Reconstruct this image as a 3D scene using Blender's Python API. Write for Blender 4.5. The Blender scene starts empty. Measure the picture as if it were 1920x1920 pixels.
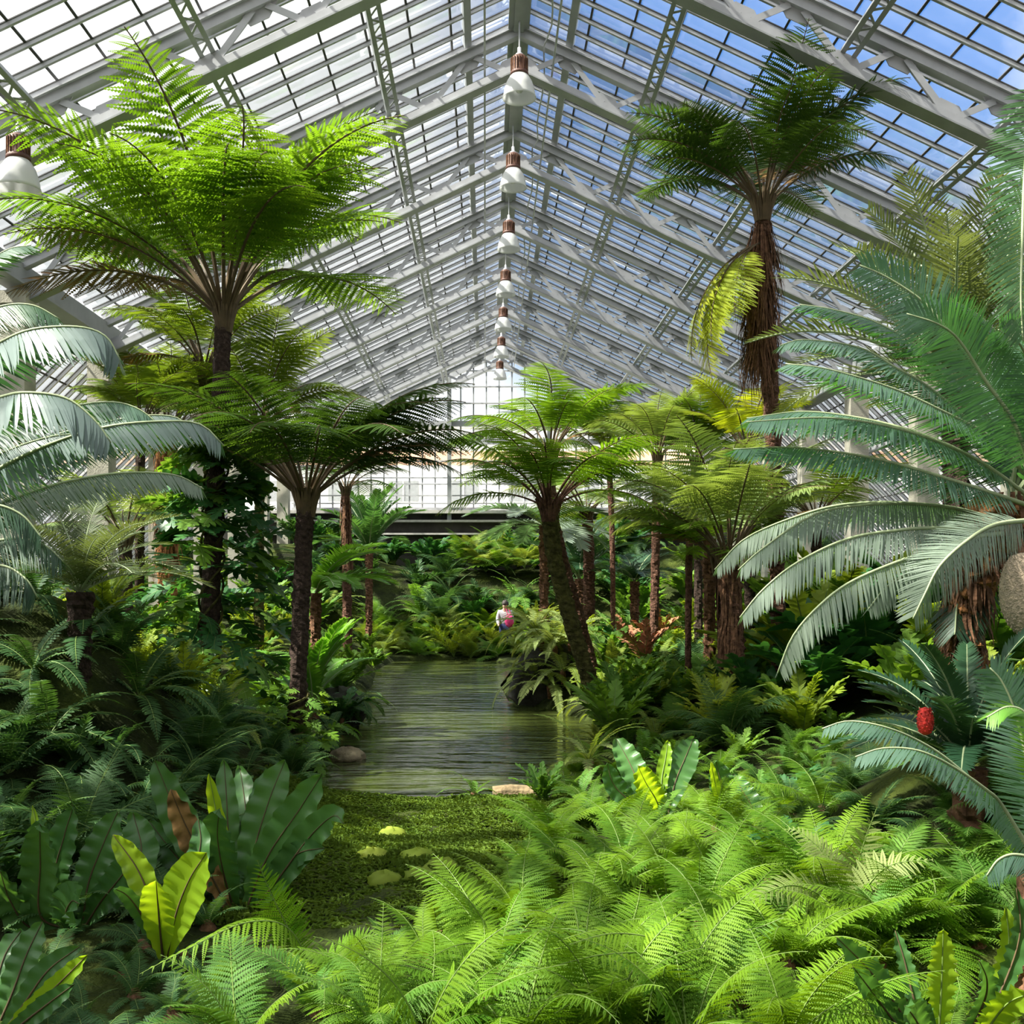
import bpy, math, random
import numpy as np
from mathutils import Vector, Matrix

random.seed(7); np.random.seed(7)
scene = bpy.context.scene
C = scene.collection

# ------------------------------------------------------------------ camera
F = 1920.0          # focal length in pixels of the 1920 px frame
CX, CY = 910.0, 1100.0   # vanishing point of the house's long axis
EYE = 2.2           # metres above the pond
cam = bpy.data.cameras.new('camera')
cam.sensor_width = 36; cam.lens = 36.0
cam.shift_x = (960 - CX) / 1920.0
cam.shift_y = (CY - 960) / 1920.0
cam.clip_end = 500
camo = bpy.data.objects.new('camera', cam); C.objects.link(camo)
camo.location = (0, 0, EYE); camo.rotation_euler = (math.pi / 2, 0, 0)
scene.camera = camo

# ------------------------------------------------------------------ sky, sun, exposure
SUN = Vector((-0.62, -0.16, 0.77)).normalized()
world = bpy.data.worlds.new('sky'); scene.world = world; world.use_nodes = True
def build_sky():
    nt = world.node_tree; nt.nodes.clear(); N = nt.nodes.new; L = nt.links.new
    out = N('ShaderNodeOutputWorld'); bg = N('ShaderNodeBackground'); L(bg.outputs[0], out.inputs[0])
    tc = N('ShaderNodeTexCoord')
    nrm = N('ShaderNodeVectorMath'); nrm.operation = 'NORMALIZE'; L(tc.outputs['Generated'], nrm.inputs[0])
    sep = N('ShaderNodeSeparateXYZ'); L(nrm.outputs[0], sep.inputs[0])
    def ramp(src, stops):
        r = N('ShaderNodeValToRGB'); e = r.color_ramp.elements
        while len(e) < len(stops): e.new(0.5)
        for i, (p, c) in enumerate(stops): e[i].position = p; e[i].color = (*c, 1)
        L(src, r.inputs[0]); return r.outputs[0]
    def dot(v):
        d = N('ShaderNodeVectorMath'); d.operation = 'DOT_PRODUCT'; L(nrm.outputs[0], d.inputs[0]); d.inputs[1].default_value = v
        return d.outputs['Value']
    def maths(op, a, b):
        m = N('ShaderNodeMath'); m.operation = op
        for i, x in enumerate((a, b)):
            if isinstance(x, (int, float)): m.inputs[i].default_value = x
            else: L(x, m.inputs[i])
        return m.outputs[0]
    blue = ramp(sep.outputs[2], [(0.0, (.62, .70, .78)), (0.12, (.42, .66, .95)), (0.42, (.085, .33, .92)), (1.0, (.05, .22, .74))])
    noise = N('ShaderNodeTexNoise'); noise.inputs['Scale'].default_value = 3.2; noise.inputs['Detail'].default_value = 7
    noise.inputs['Roughness'].default_value = .58
    L(nrm.outputs[0], noise.inputs['Vector'])
    gap = Vector((270, 1920, 960)).normalized()
    g = N('ShaderNodeMapRange'); g.interpolation_type = 'SMOOTHSTEP'
    g.inputs['From Min'].default_value = .93; g.inputs['From Max'].default_value = .992
    L(dot(gap), g.inputs['Value'])
    s2 = N('ShaderNodeMapRange'); s2.inputs['From Min'].default_value = .075; s2.inputs['From Max'].default_value = -.05
    L(sep.outputs[0], s2.inputs['Value'])
    v = maths('SUBTRACT', maths('ADD', noise.outputs['Fac'], .12), maths('MULTIPLY', g.outputs[0], .50))
    v = maths('ADD', v, maths('MULTIPLY', s2.outputs[0], .45))
    cloud = ramp(v, [(0.34, (0, 0, 0)), (0.64, (1, 1, 1))])
    glow = maths('ADD', 1.0, maths('MULTIPLY', maths('POWER', maths('MAXIMUM', dot(SUN), 0.0), 5.0), 1.6))
    cc = N('ShaderNodeMix'); cc.data_type = 'RGBA'; cc.blend_type = 'MULTIPLY'; cc.inputs[0].default_value = 1
    cc.inputs[6].default_value = (1.25, 1.27, 1.31, 1)
    cmb = N('ShaderNodeCombineColor'); [L(glow, cmb.inputs[i]) for i in range(3)]
    L(cmb.outputs[0], cc.inputs[7])
    mix = N('ShaderNodeMix'); mix.data_type = 'RGBA'
    L(cloud, mix.inputs[0]); L(blue, mix.inputs[6]); L(cc.outputs[2], mix.inputs[7])
    gm = N('ShaderNodeMapRange'); gm.inputs['From Min'].default_value = -.04; gm.inputs['From Max'].default_value = .02
    L(sep.outputs[2], gm.inputs['Value'])
    m2 = N('ShaderNodeMix'); m2.data_type = 'RGBA'; m2.inputs[6].default_value = (.35, .36, .33, 1)
    L(gm.outputs[0], m2.inputs[0]); L(mix.outputs[2], m2.inputs[7])
    L(m2.outputs[2], bg.inputs[0]); bg.inputs[1].default_value = .85
build_sky()
sun = bpy.data.lights.new('sun', 'SUN'); sun.energy = 15.0; sun.angle = math.radians(1.2); sun.color = (1, .95, .84)
suno = bpy.data.objects.new('sun', sun); C.objects.link(suno)
suno.rotation_euler = SUN.to_track_quat('Z', 'Y').to_euler(); suno.location = (-20, -5, 30)
vs = scene.view_settings
vs.view_transform = 'Standard'; vs.look = 'None'; vs.gamma = 1; vs.use_curve_mapping = False
vs.exposure = 0.2
try:
    scene.cycles.adaptive_threshold = .08; scene.cycles.adaptive_min_samples = 16; scene.cycles.max_bounces = 4; scene.cycles.transparent_max_bounces = 10
    scene.cycles.diffuse_bounces = 1; scene.cycles.glossy_bounces = 2; scene.cycles.transmission_bounces = 4
    scene.cycles.caustics_reflective = False; scene.cycles.caustics_refractive = False
    scene.cycles.sample_clamp_indirect = 6
except Exception:
    pass

# ------------------------------------------------------------------ materials
MAT = {}
def nodes(name):
    m = bpy.data.materials.new(name); m.use_nodes = True; MAT[name] = m
    nt = m.node_tree; nt.nodes.clear()
    return m, nt, nt.nodes.new, nt.links.new
def plain(name, col, rough=.6, metal=0, var=.12, scale=8, bump=0, bscale=40, spec=.4, col2=None):
    m, nt, N, L = nodes(name)
    o = N('ShaderNodeOutputMaterial'); p = N('ShaderNodeBsdfPrincipled'); L(p.outputs[0], o.inputs[0])
    tc = N('ShaderNodeTexCoord'); n = N('ShaderNodeTexNoise'); n.inputs['Scale'].default_value = scale; n.inputs['Detail'].default_value = 5
    L(tc.outputs['Object'], n.inputs['Vector'])
    r = N('ShaderNodeValToRGB'); c2 = col2 or tuple(max(0, c * (1 + var)) for c in col)
    r.color_ramp.elements[0].position = .35; r.color_ramp.elements[1].position = .68
    r.color_ramp.elements[0].color = (*[c * (1 - var) for c in col], 1); r.color_ramp.elements[1].color = (*c2, 1)
    L(n.outputs['Fac'], r.inputs[0]); L(r.outputs[0], p.inputs['Base Color'])
    p.inputs['Roughness'].default_value = rough; p.inputs['Metallic'].default_value = metal
    p.inputs['Specular IOR Level'].default_value = spec
    if bump:
        b = N('ShaderNodeBump'); n2 = N('ShaderNodeTexNoise'); n2.inputs['Scale'].default_value = bscale; n2.inputs['Detail'].default_value = 6
        L(tc.outputs['Object'], n2.inputs['Vector']); L(n2.outputs['Fac'], b.inputs['Height']); b.inputs['Strength'].default_value = bump
        b.inputs['Distance'].default_value = .03
        L(b.outputs[0], p.inputs['Normal'])
    return m
def leaf(name, a, b, trans=.35, rough=.55, spec=.2, tcol=None):
    """thin leaf: colour a..b by individual and by slow noise; part of the light goes through"""
    m, nt, N, L = nodes(name)
    o = N('ShaderNodeOutputMaterial'); p = N('ShaderNodeBsdfPrincipled'); t = N('ShaderNodeBsdfTranslucent'); mx = N('ShaderNodeMixShader')
    oi = N('ShaderNodeObjectInfo'); tc = N('ShaderNodeTexCoord'); n = N('ShaderNodeTexNoise'); n.inputs['Scale'].default_value = 5
    L(tc.outputs['Object'], n.inputs['Vector'])
    ad = N('ShaderNodeMath'); ad.operation = 'MULTIPLY_ADD'; L(oi.outputs['Random'], ad.inputs[0]); ad.inputs[1].default_value = .6
    sc = N('ShaderNodeMath'); sc.operation = 'MULTIPLY_ADD'; L(n.outputs['Fac'], sc.inputs[0]); sc.inputs[1].default_value = .8; sc.inputs[2].default_value = -.2
    L(sc.outputs[0], ad.inputs[2])
    mix = N('ShaderNodeMix'); mix.data_type = 'RGBA'; mix.inputs[6].default_value = (*a, 1); mix.inputs[7].default_value = (*b, 1)
    L(ad.outputs[0], mix.inputs[0]); L(mix.outputs[2], p.inputs['Base Color'])
    mt = N('ShaderNodeMix'); mt.data_type = 'RGBA'; mt.blend_type = 'MULTIPLY'; mt.inputs[0].default_value = 1
    mt.inputs[7].default_value = (*(tcol or (1.9, 1.75, .7)), 1); L(mix.outputs[2], mt.inputs[6]); L(mt.outputs[2], t.inputs[0])
    p.inputs['Roughness'].default_value = rough; p.inputs['Specular IOR Level'].default_value = spec
    mx.inputs[0].default_value = trans
    L(p.outputs[0], mx.inputs[1]); L(t.outputs[0], mx.inputs[2]); L(mx.outputs[0], o.inputs[0])
    return m
plain('steel', (.47, .47, .49), .45, 0, .1, 3)
plain('steel_green', (.34, .35, .355), .45, 0, .1, 3)
plain('dark_strip', (.055, .052, .05), .6)  # near-black, for strips on glazing bars, joints and thin cross rails
plain('concrete', (.46, .43, .35), .85, 0, .18, 3, .3)
plain('dark_wall', (.05, .045, .04), .9, 0, .3, 2, .3)
plain('pale_sill', (.55, .52, .48), .8)
plain('soil', (.03, .024, .016), .95, 0, .4, 6, .8, 12)
plain('copper', (.12, .055, .04), .6, .1, .25, 20)
plain('bark', (.052, .034, .026), .95, 0, .45, 22, 1.0, 45, .2)
plain('bark_red', (.12, .06, .04), .95, 0, .45, 18, 1.0, 35, .2)
plain('bark_moss', (.075, .07, .02), .95, 0, .5, 12, 1.0, 35, .2)
plain('fibre_orange', (.34, .15, .055), .9, 0, .4, 14, .8, 40, .2)
plain('fibre_brown', (.16, .08, .045), .9, 0, .45, 14, .6, 40, .2)
plain('stalk', (.10, .065, .03), .7, 0, .3, 8)
plain('stalk_green', (.16, .24, .05), .6, 0, .2, 8)
plain('rachis_pale', (.34, .40, .22), .55, 0, .15, 8)
plain('wood_log', (.33, .24, .13), .9, 0, .4, 9, .8, 20)
plain('rock', (.30, .24, .15), .9, 0, .4, 6, .8, 14)
plain('dark_rock', (.035, .033, .028), .95, 0, .5, 5, .8, 10)
plain('cone_tan', (.74, .57, .41), .9, 0, .2, 40, .9, 90)
plain('cone_red', (.75, .04, .03), .5, 0, .3, 30, .5, 60)
plain('path', (.42, .30, .24), .9, 0, .15, 10)
plain('lamp_metal', (.25, .26, .26), .5)
plain('skin', (.55, .33, .25), .6); plain('hair', (.05, .04, .035), .7)
plain('grey_cloth', (.50, .49, .52), .9); plain('navy_cloth', (.03, .04, .11), .9); plain('pink_cloth', (.75, .06, .22), .8); plain('teal_cloth', (.12, .30, .30), .9)
plain('stucco', (.80, .78, .76), .9, 0, .06, 2); plain('brick_orange', (.72, .42, .27), .9, 0, .15, 3)
plain('outside_paving', (.62, .60, .56), .9)
plain('dead_frond', (.30, .17, .06), .8, 0, .4, 8, 0, 40, .2)
plain('rust_leaf', (.50, .20, .11), .7, 0, .35, 8, 0, 40, .2)

leaf('tree_fern', (.075, .17, .012), (.16, .27, .02), .45)
leaf('tree_fern_dark', (.026, .066, .014), (.06, .115, .016), .36)
leaf('tree_fern_pale', (.15, .24, .075), (.24, .31, .10), .35)
leaf('tree_fern_yellow', (.19, .28, .012), (.32, .34, .02), .45)
leaf('lacy', (.045, .145, .010), (.20, .33, .018), .32)
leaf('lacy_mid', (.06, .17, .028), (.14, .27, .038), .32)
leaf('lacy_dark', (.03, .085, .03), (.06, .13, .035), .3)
leaf('olive_fern', (.13, .20, .03), (.25, .31, .06), .35)
leaf('pale_fern', (.19, .25, .075), (.32, .38, .13), .3)
leaf('cycad_blue', (.075, .15, .105), (.12, .20, .145), .3, .40, .5, (1.2, 2.1, .35))
leaf('cycad_silver', (.105, .155, .14), (.165, .22, .205), .22, .40, .5, (1.0, 2.0, .4))
leaf('cycad_grey', (.17, .22, .17), (.23, .28, .21), .2, .42, .5, (1.1, 1.7, .6))
leaf('cycad_green', (.05, .14, .05), (.09, .20, .07), .3, .4, .5)
leaf('cycad_bright', (.12, .30, .035), (.20, .40, .06), .35, .4, .5)
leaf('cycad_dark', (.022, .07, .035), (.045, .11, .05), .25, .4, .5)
leaf('palm_olive', (.065, .10, .045), (.13, .16, .08), .3)
leaf('tree_fern_olive', (.07, .13, .015), (.15, .21, .02), .4)
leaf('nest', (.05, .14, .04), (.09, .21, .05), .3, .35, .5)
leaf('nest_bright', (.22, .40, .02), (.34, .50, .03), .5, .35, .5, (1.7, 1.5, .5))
leaf('vine', (.025, .11, .035), (.06, .18, .045), .25, .4, .5)
leaf('vine_bright', (.10, .24, .02), (.24, .36, .03), .4)
leaf('shrub', (.07, .18, .03), (.18, .31, .045), .35)
leaf('shrub_yellow', (.20, .30, .03), (.36, .42, .06), .4)
leaf('moss', (.05, .10, .012), (.14, .20, .025), .2, .8, .1)

def mat_glass():
    m, nt, N, L = nodes('glass')
    o = N('ShaderNodeOutputMaterial'); t = N('ShaderNodeBsdfTransparent'); d = N('ShaderNodeBsdfTranslucent'); g = N('ShaderNodeBsdfGlossy')
    t.inputs[0].default_value = (.95, .97, .97, 1); d.inputs[0].default_value = (.93, .93, .92, 1); g.inputs['Roughness'].default_value = .06
    a = N('ShaderNodeMixShader'); b = N('ShaderNodeMixShader'); lw = N('ShaderNodeLayerWeight'); lw.inputs[0].default_value = .12
    tc = N('ShaderNodeTexCoord'); n = N('ShaderNodeTexNoise'); n.inputs['Scale'].default_value = 1.5; n.inputs['Detail'].default_value = 4
    L(tc.outputs['Object'], n.inputs['Vector'])
    mr = N('ShaderNodeMapRange'); mr.inputs['To Min'].default_value = .01; mr.inputs['To Max'].default_value = .06; L(n.outputs['Fac'], mr.inputs['Value'])
    L(mr.outputs[0], a.inputs[0]); L(t.outputs[0], a.inputs[1]); L(d.outputs[0], a.inputs[2])
    ml = N('ShaderNodeMath'); ml.operation = 'MULTIPLY'; ml.inputs[1].default_value = .5; L(lw.outputs['Fresnel'], ml.inputs[0])
    L(ml.outputs[0], b.inputs[0]); L(a.outputs[0], b.inputs[1]); L(g.outputs[0], b.inputs[2]); L(b.outputs[0], o.inputs[0])
mat_glass()
def mat_opal():
    m, nt, N, L = nodes('opal')
    o = N('ShaderNodeOutputMaterial'); p = N('ShaderNodeBsdfPrincipled'); t = N('ShaderNodeBsdfTranslucent'); mx = N('ShaderNodeMixShader'); mx.inputs[0].default_value = .5
    p.inputs['Base Color'].default_value = (.88, .88, .87, 1); p.inputs['Roughness'].default_value = .25; t.inputs[0].default_value = (.95, .95, .95, 1)
    L(p.outputs[0], mx.inputs[1]); L(t.outputs[0], mx.inputs[2]); L(mx.outputs[0], o.inputs[0])
mat_opal()
def mat_water():
    m, nt, N, L = nodes('water')
    o = N('ShaderNodeOutputMaterial'); p = N('ShaderNodeBsdfPrincipled'); L(p.outputs[0], o.inputs[0])
    p.inputs['Base Color'].default_value = (.045, .058, .014, 1); p.inputs['Roughness'].default_value = .035; p.inputs['IOR'].default_value = 1.33
    p.inputs['Specular IOR Level'].default_value = 1.0
    tc = N('ShaderNodeTexCoord'); mp = N('ShaderNodeMapping'); mp.inputs['Scale'].default_value = (.7, 2.6, 1); L(tc.outputs['Object'], mp.inputs[0])
    n = N('ShaderNodeTexNoise'); n.inputs['Scale'].default_value = 1.5; n.inputs['Detail'].default_value = 4; L(mp.outputs[0], n.inputs['Vector'])
    b = N('ShaderNodeBump'); b.inputs['Strength'].default_value = 1; b.inputs['Distance'].default_value = .07
    L(n.outputs['Fac'], b.inputs['Height']); L(b.outputs[0], p.inputs['Normal'])
mat_water()
def mat_ground():
    m, nt, N, L = nodes('ground')
    o = N('ShaderNodeOutputMaterial'); p = N('ShaderNodeBsdfPrincipled'); L(p.outputs[0], o.inputs[0]); p.inputs['Roughness'].default_value = .95
    p.inputs['Specular IOR Level'].default_value = .15
    tc = N('ShaderNodeTexCoord'); n = N('ShaderNodeTexNoise'); n.inputs['Scale'].default_value = 1.3; n.inputs['Detail'].default_value = 8; n.inputs['Roughness'].default_value = .65
    L(tc.outputs['Object'], n.inputs['Vector'])
    r = N('ShaderNodeValToRGB'); e = r.color_ramp.elements
    e[0].position = .33; e[0].color = (.014, .016, .007, 1); e[1].position = .74; e[1].color = (.085, .11, .015, 1)
    x = e.new(.5); x.color = (.03, .042, .009, 1)
    L(n.outputs['Fac'], r.inputs[0]); L(r.outputs[0], p.inputs['Base Color'])
    n2 = N('ShaderNodeTexNoise'); n2.inputs['Scale'].default_value = 22; n2.inputs['Detail'].default_value = 6; L(tc.outputs['Object'], n2.inputs['Vector'])
    b = N('ShaderNodeBump'); b.inputs['Strength'].default_value = 1; b.inputs['Distance'].default_value = .06; L(n2.outputs['Fac'], b.inputs['Height']); L(b.outputs[0], p.inputs['Normal'])
mat_ground()

# ------------------------------------------------------------------ mesh helpers
class MB:
    """collects pieces of geometry for ONE mesh"""
    def __init__(s): s.v = []; s.f = []; s.m = []; s.n = 0
    def add(s, verts, faces, mi=0):
        verts = np.asarray(verts, float).reshape(-1, 3)
        s.v.append(verts); s.f += [tuple(i + s.n for i in f) for f in faces]; s.m += [mi] * len(faces); s.n += len(verts)
    def batch(s, verts, pattern, mi=0):
        """verts (k, nv, 3): k copies of the same small face pattern"""
        k, nv, _ = verts.shape
        base = s.n + np.arange(k)[:, None] * nv
        s.v.append(verts.reshape(-1, 3)); s.n += k * nv
        for f in pattern:
            s.f += [tuple(r) for r in (base + np.array(f)[None, :]).tolist()]; s.m += [mi] * k
    def box(s, c, size, mi=0, R=None):
        h = np.array(size) / 2
        q = np.array([[x, y, z] for x in (-1, 1) for y in (-1, 1) for z in (-1, 1)]) * h
        if R is not None: q = q @ np.asarray(R).T
        s.add(q + np.array(c), [(0, 1, 3, 2), (4, 6, 7, 5), (0, 4, 5, 1), (2, 3, 7, 6), (0, 2, 6, 4), (1, 5, 7, 3)], mi)
    def beam(s, p0, p1, w, h, mi=0, up=(0, 0, 1)):
        p0 = np.array(p0, float); p1 = np.array(p1, float); t = p1 - p0; l = np.linalg.norm(t); t /= l
        sd = np.cross(t, up); sd /= np.linalg.norm(sd); u = np.cross(sd, t)
        s.box((p0 + p1) / 2, (l, w, h), mi, np.stack([t, sd, u], 1))
    def tube(s, pts, rad, k=6, mi=0, cap=True):
        pts = np.asarray(pts, float); n = len(pts); rad = np.broadcast_to(np.asarray(rad, float), (n,)) if np.ndim(rad) < 2 else rad
        T = np.gradient(pts, axis=0); T /= np.linalg.norm(T, axis=1)[:, None] + 1e-9
        ref = np.array([0.31, 0.95, 0.05]); S = np.cross(T, ref); S /= np.linalg.norm(S, axis=1)[:, None] + 1e-9; U = np.cross(S, T)
        a = np.linspace(0, 2 * np.pi, k, endpoint=False)
        if np.ndim(rad) == 1: rad = np.repeat(rad[:, None], k, 1)
        V = pts[:, None] + rad[:, :, None] * (np.cos(a)[None, :, None] * S[:, None] + np.sin(a)[None, :, None] * U[:, None])
        fs = [(i * k + j, i * k + (j + 1) % k, (i + 1) * k + (j + 1) % k, (i + 1) * k + j) for i in range(n - 1) for j in range(k)]
        if cap: fs += [tuple(range(k))[::-1], tuple((n - 1) * k + j for j in range(k))]
        s.add(V, fs, mi)
    def lathe(s, prof, k=20, mi=0, c=(0, 0, 0)):
        a = np.linspace(0, 2 * np.pi, k, endpoint=False); pr = np.array(prof)
        V = np.stack([pr[:, 0, None] * np.cos(a), pr[:, 0, None] * np.sin(a), np.repeat(pr[:, 1, None], k, 1)], 2) + np.array(c)
        fs = [(i * k + j, i * k + (j + 1) % k, (i + 1) * k + (j + 1) % k, (i + 1) * k + j) for i in range(len(pr) - 1) for j in range(k)]
        s.add(V, fs, mi)
    def mesh(s, name, mats, smooth=False):
        me = bpy.data.meshes.new(name)
        me.from_pydata(np.concatenate(s.v).tolist(), [], s.f)
        for m in ([mats] if isinstance(mats, str) else mats): me.materials.append(MAT[m])
        if any(s.m): me.polygons.foreach_set('material_index', s.m)
        if smooth: me.polygons.foreach_set('use_smooth', [True] * len(me.polygons))
        me.update(); return me
def link(name, data, parent=None, loc=None, rot=None, scale=None):
    o = bpy.data.objects.new(name, data); C.objects.link(o)
    if parent is not None: o.parent = parent
    if loc is not None: o.location = loc
    if rot is not None: o.rotation_euler = rot
    if scale is not None: o.scale = (scale,) * 3 if isinstance(scale, (int, float)) else scale
    return o
def tag(o, label, cat, group=None, kind=None):
    if label: o['label'] = label
    if cat: o['category'] = cat
    if group: o['group'] = group
    if kind: o['kind'] = kind
    return o
def thing(name, label, cat, loc=(0, 0, 0), group=None):
    return tag(link(name, None, None, loc), label, cat, group)
def struct(name, label, data=None, loc=(0, 0, 0)):
    return tag(link(name, data, None, loc), label, None, None, 'structure')
def P(x, y, d):
    """the point at depth d (metres along the house) seen at pixel x, y"""
    return np.array([(x - CX) * d / F, d, EYE + (CY - y) * d / F])
def rel(pts, o): return [np.asarray(p) - np.asarray(o) for p in pts]

# ------------------------------------------------------------------ terrain
POND = np.array([(-1.60, 10.35), (-1.95, 11.5), (-2.15, 13.2), (-2.05, 15.5), (-2.25, 18.4), (-2.4, 23), (-2.75, 27), (-2.6, 30.0), (-1.4, 30.9), (.2, 30.4),
                 (.55, 26), (.25, 22.5), (.35, 19.6), (1.15, 18.2), (1.6, 16.4), (1.45, 14.4), (1.0, 12.6), (.75, 10.9), (.55, 10.35)])
def pond_dist(x, y):
    """signed distance to the pond outline, negative inside"""
    x = np.asarray(x, float); y = np.asarray(y, float); d = np.full(x.shape, 1e9); ins = np.zeros(x.shape, bool)
    n = len(POND)
    for i in range(n):
        a = POND[i]; b = POND[(i + 1) % n]; e = b - a
        t = np.clip(((x - a[0]) * e[0] + (y - a[1]) * e[1]) / (e @ e), 0, 1)
        d = np.minimum(d, np.hypot(x - a[0] - t * e[0], y - a[1] - t * e[1]))
        c = ((a[1] > y) != (b[1] > y)) & (x < (b[0] - a[0]) * (y - a[1]) / (b[1] - a[1] + 1e-12) + a[0])
        ins ^= c
    return np.where(ins, -d, d)
def sstep(a, b, x): t = np.clip((x - a) / (b - a), 0, 1); return t * t * (3 - 2 * t)
def ground(x, y):
    x = np.asarray(x, float); y = np.asarray(y, float)
    z = .10 + .75 * sstep(2.2, 8, np.abs(x - .2)) + .25 * sstep(12, 20, y) * sstep(1.2, 4, np.abs(x + .8))
    z = z + 1.75 * np.exp(-(((x + 4.4) / 1.6) ** 2 + ((y - 10.0) / 1.9) ** 2)) + .95 * np.exp(-(((x - 3.5) / 1.15) ** 2 + ((y - 7.2) / 1.3) ** 2))
    z = z + 2.7 * sstep(31, 37.5, y) + .5 * np.exp(-(((x - 1.6) / 1.0) ** 2 + ((y - 20.5) / 1.8) ** 2))
    z = z + .05 * np.sin(2.3 * x + 1.1 * y) * np.cos(1.7 * y - .6 * x)
    pd = pond_dist(x, y)
    return np.where(pd < .5, np.minimum(z, -.35 + .55 * sstep(-.35, .5, pd) + .12 * sstep(0, .5, pd)), z)
def gz(x, y): return float(ground(np.array([x]), np.array([y]))[0])

def build_ground():
    xs = np.arange(-13, 14.2, .22); ys = np.arange(-3, 40.3, .25)
    X, Y = np.meshgrid(xs, ys); Z = ground(X, Y) + np.random.normal(0, .012, X.shape)
    nx, ny = len(xs), len(ys)
    i = np.arange(ny - 1)[:, None] * nx + np.arange(nx - 1)[None, :]
    f = np.stack([i, i + 1, i + 1 + nx, i + nx], 2).reshape(-1, 4)
    b = MB(); b.v.append(np.stack([X, Y, Z], 2).reshape(-1, 3)); b.n = nx * ny; b.f = [tuple(r) for r in f.tolist()]; b.m = [0] * len(b.f)
    struct('floor', 'mossy earth floor of the fern house', b.mesh('floor', 'ground', True))
build_ground()
def build_pond():
    b = MB(); c = POND.mean(0); pts = [(c + (p - c) * 1.10) for p in POND]
    pts = [(x, max(y, 10.28), 0) for x, y in pts]
    b.add(pts, [tuple(range(len(pts)))])
    tag(link('pond_water', b.mesh('pond_water', 'water')), 'still dark green pond with pale ripples between the ferns', 'pond', None, 'structure')
build_pond()

# ------------------------------------------------------------------ glass house
XR, SL = .54, .47                     # ridge position, roof slope
ZT, ZB, ZG = 11.20, 10.62, 11.42      # apex heights: top chord, bottom chord, glass
BAY, D1 = 3.66, 12.99
TR = [D1 + BAY * k for k in range(-3, 8)]
OFFE = 8.15; YN, YF = -2.0, 40.3
JO = [0.0, .83] + [1.08 + .61 * k for k in range(12)] + [OFFE]
BARS = np.arange(D1 - BAY * 4, YF, BAY / 8); BARS = BARS[BARS > YN]
def rp(side, off, y, z0): return np.array([XR + side * off, y, z0 - SL * off])

def build_truss():
    """one trussed rafter pair at y = 0, then copies along the house"""
    names = ['steel roof truss nearest overhead, its webs crossing the top corners', 'second steel roof truss away, behind the first pendant lamp', 'third steel roof truss counted away from the viewer',
             'fourth steel roof truss counted away from the viewer', 'fifth steel roof truss counted away from the viewer', 'sixth steel roof truss counted away from the viewer',
             'seventh steel roof truss counted away from the viewer', 'steel roof truss standing closest to the far gable']
    parts = []
    for s in (-1, 1):
        b = MB(); b.beam(rp(s, 0, 0, ZT), rp(s, OFFE, 0, ZT), .15, .13, 0); b.beam(rp(s, 0, 0, ZT + .075), rp(s, OFFE, 0, ZT + .075), .24, .018, 0)
        parts.append(('top_chord', b.mesh('top_chord', 'steel')))
        b = MB(); b.beam(rp(s, 0, 0, ZB - .06), rp(s, OFFE, 0, ZB - .06), .24, .022, 1); b.beam(rp(s, 0, 0, ZB + .02), rp(s, OFFE, 0, ZB + .02), .03, .15, 0)
        b.beam(rp(s, 0, 0, ZB + .03), rp(s, OFFE, 0, ZB + .03), .12, .10, 0)
        parts.append(('bottom_chord', b.mesh('bottom_chord', ['steel', 'steel_green'])))
        bot = [.15 + 1.3 * k for k in range(7)]; top = [.8 + 1.3 * k for k in range(6)]
        seq = sorted([(o, 0) for o in bot] + [(o, 1) for o in top])
        for (o, k), (o2, k2) in zip(seq[:-1], seq[1:]):
            b = MB(); z = (ZB, ZT); p, q = rp(s, o, 0, z[k]), rp(s, o2, 0, z[k2]); e = (q - p) * .13
            b.beam(p + e + [0, -.035, 0], q - e + [0, -.035, 0], .012, .085, 0); b.beam(p + e + [0, .02, 0], q - e + [0, .02, 0], .07, .014, 0)
            parts.append(('web_member', b.mesh('web_member', 'steel')))
        for o, k in seq:
            b = MB(); zz = (ZB + .02, ZT - .02)[k]; w1, w2 = (.52, .24); dz = (.22, -.22)[k]
            q = [rp(s, o - w1 / 2, 0, zz), rp(s, o + w1 / 2, 0, zz), rp(s, o + w2 / 2, 0, zz + dz), rp(s, o - w2 / 2, 0, zz + dz)]
            v = [p + [0, -.008, 0] for p in q] + [p + [0, .008, 0] for p in q]
            b.add(v, [(0, 1, 2, 3), (7, 6, 5, 4)] + [(i, 4 + i, 4 + (i + 1) % 4, (i + 1) % 4) for i in range(4)])
            parts.append(('gusset_plate', b.mesh('gusset_plate', 'steel')))
    for i, y in enumerate(TR):
        lab = names[i - 3] if i >= 3 else 'steel roof truss above and behind the viewer'
        t = thing('roof_truss', lab, 'truss', (0, y, 0), 'roof trusses' if i >= 3 else 'roof trusses overhead')
        for n, me in parts: link(n, me, t)
build_truss()

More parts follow.
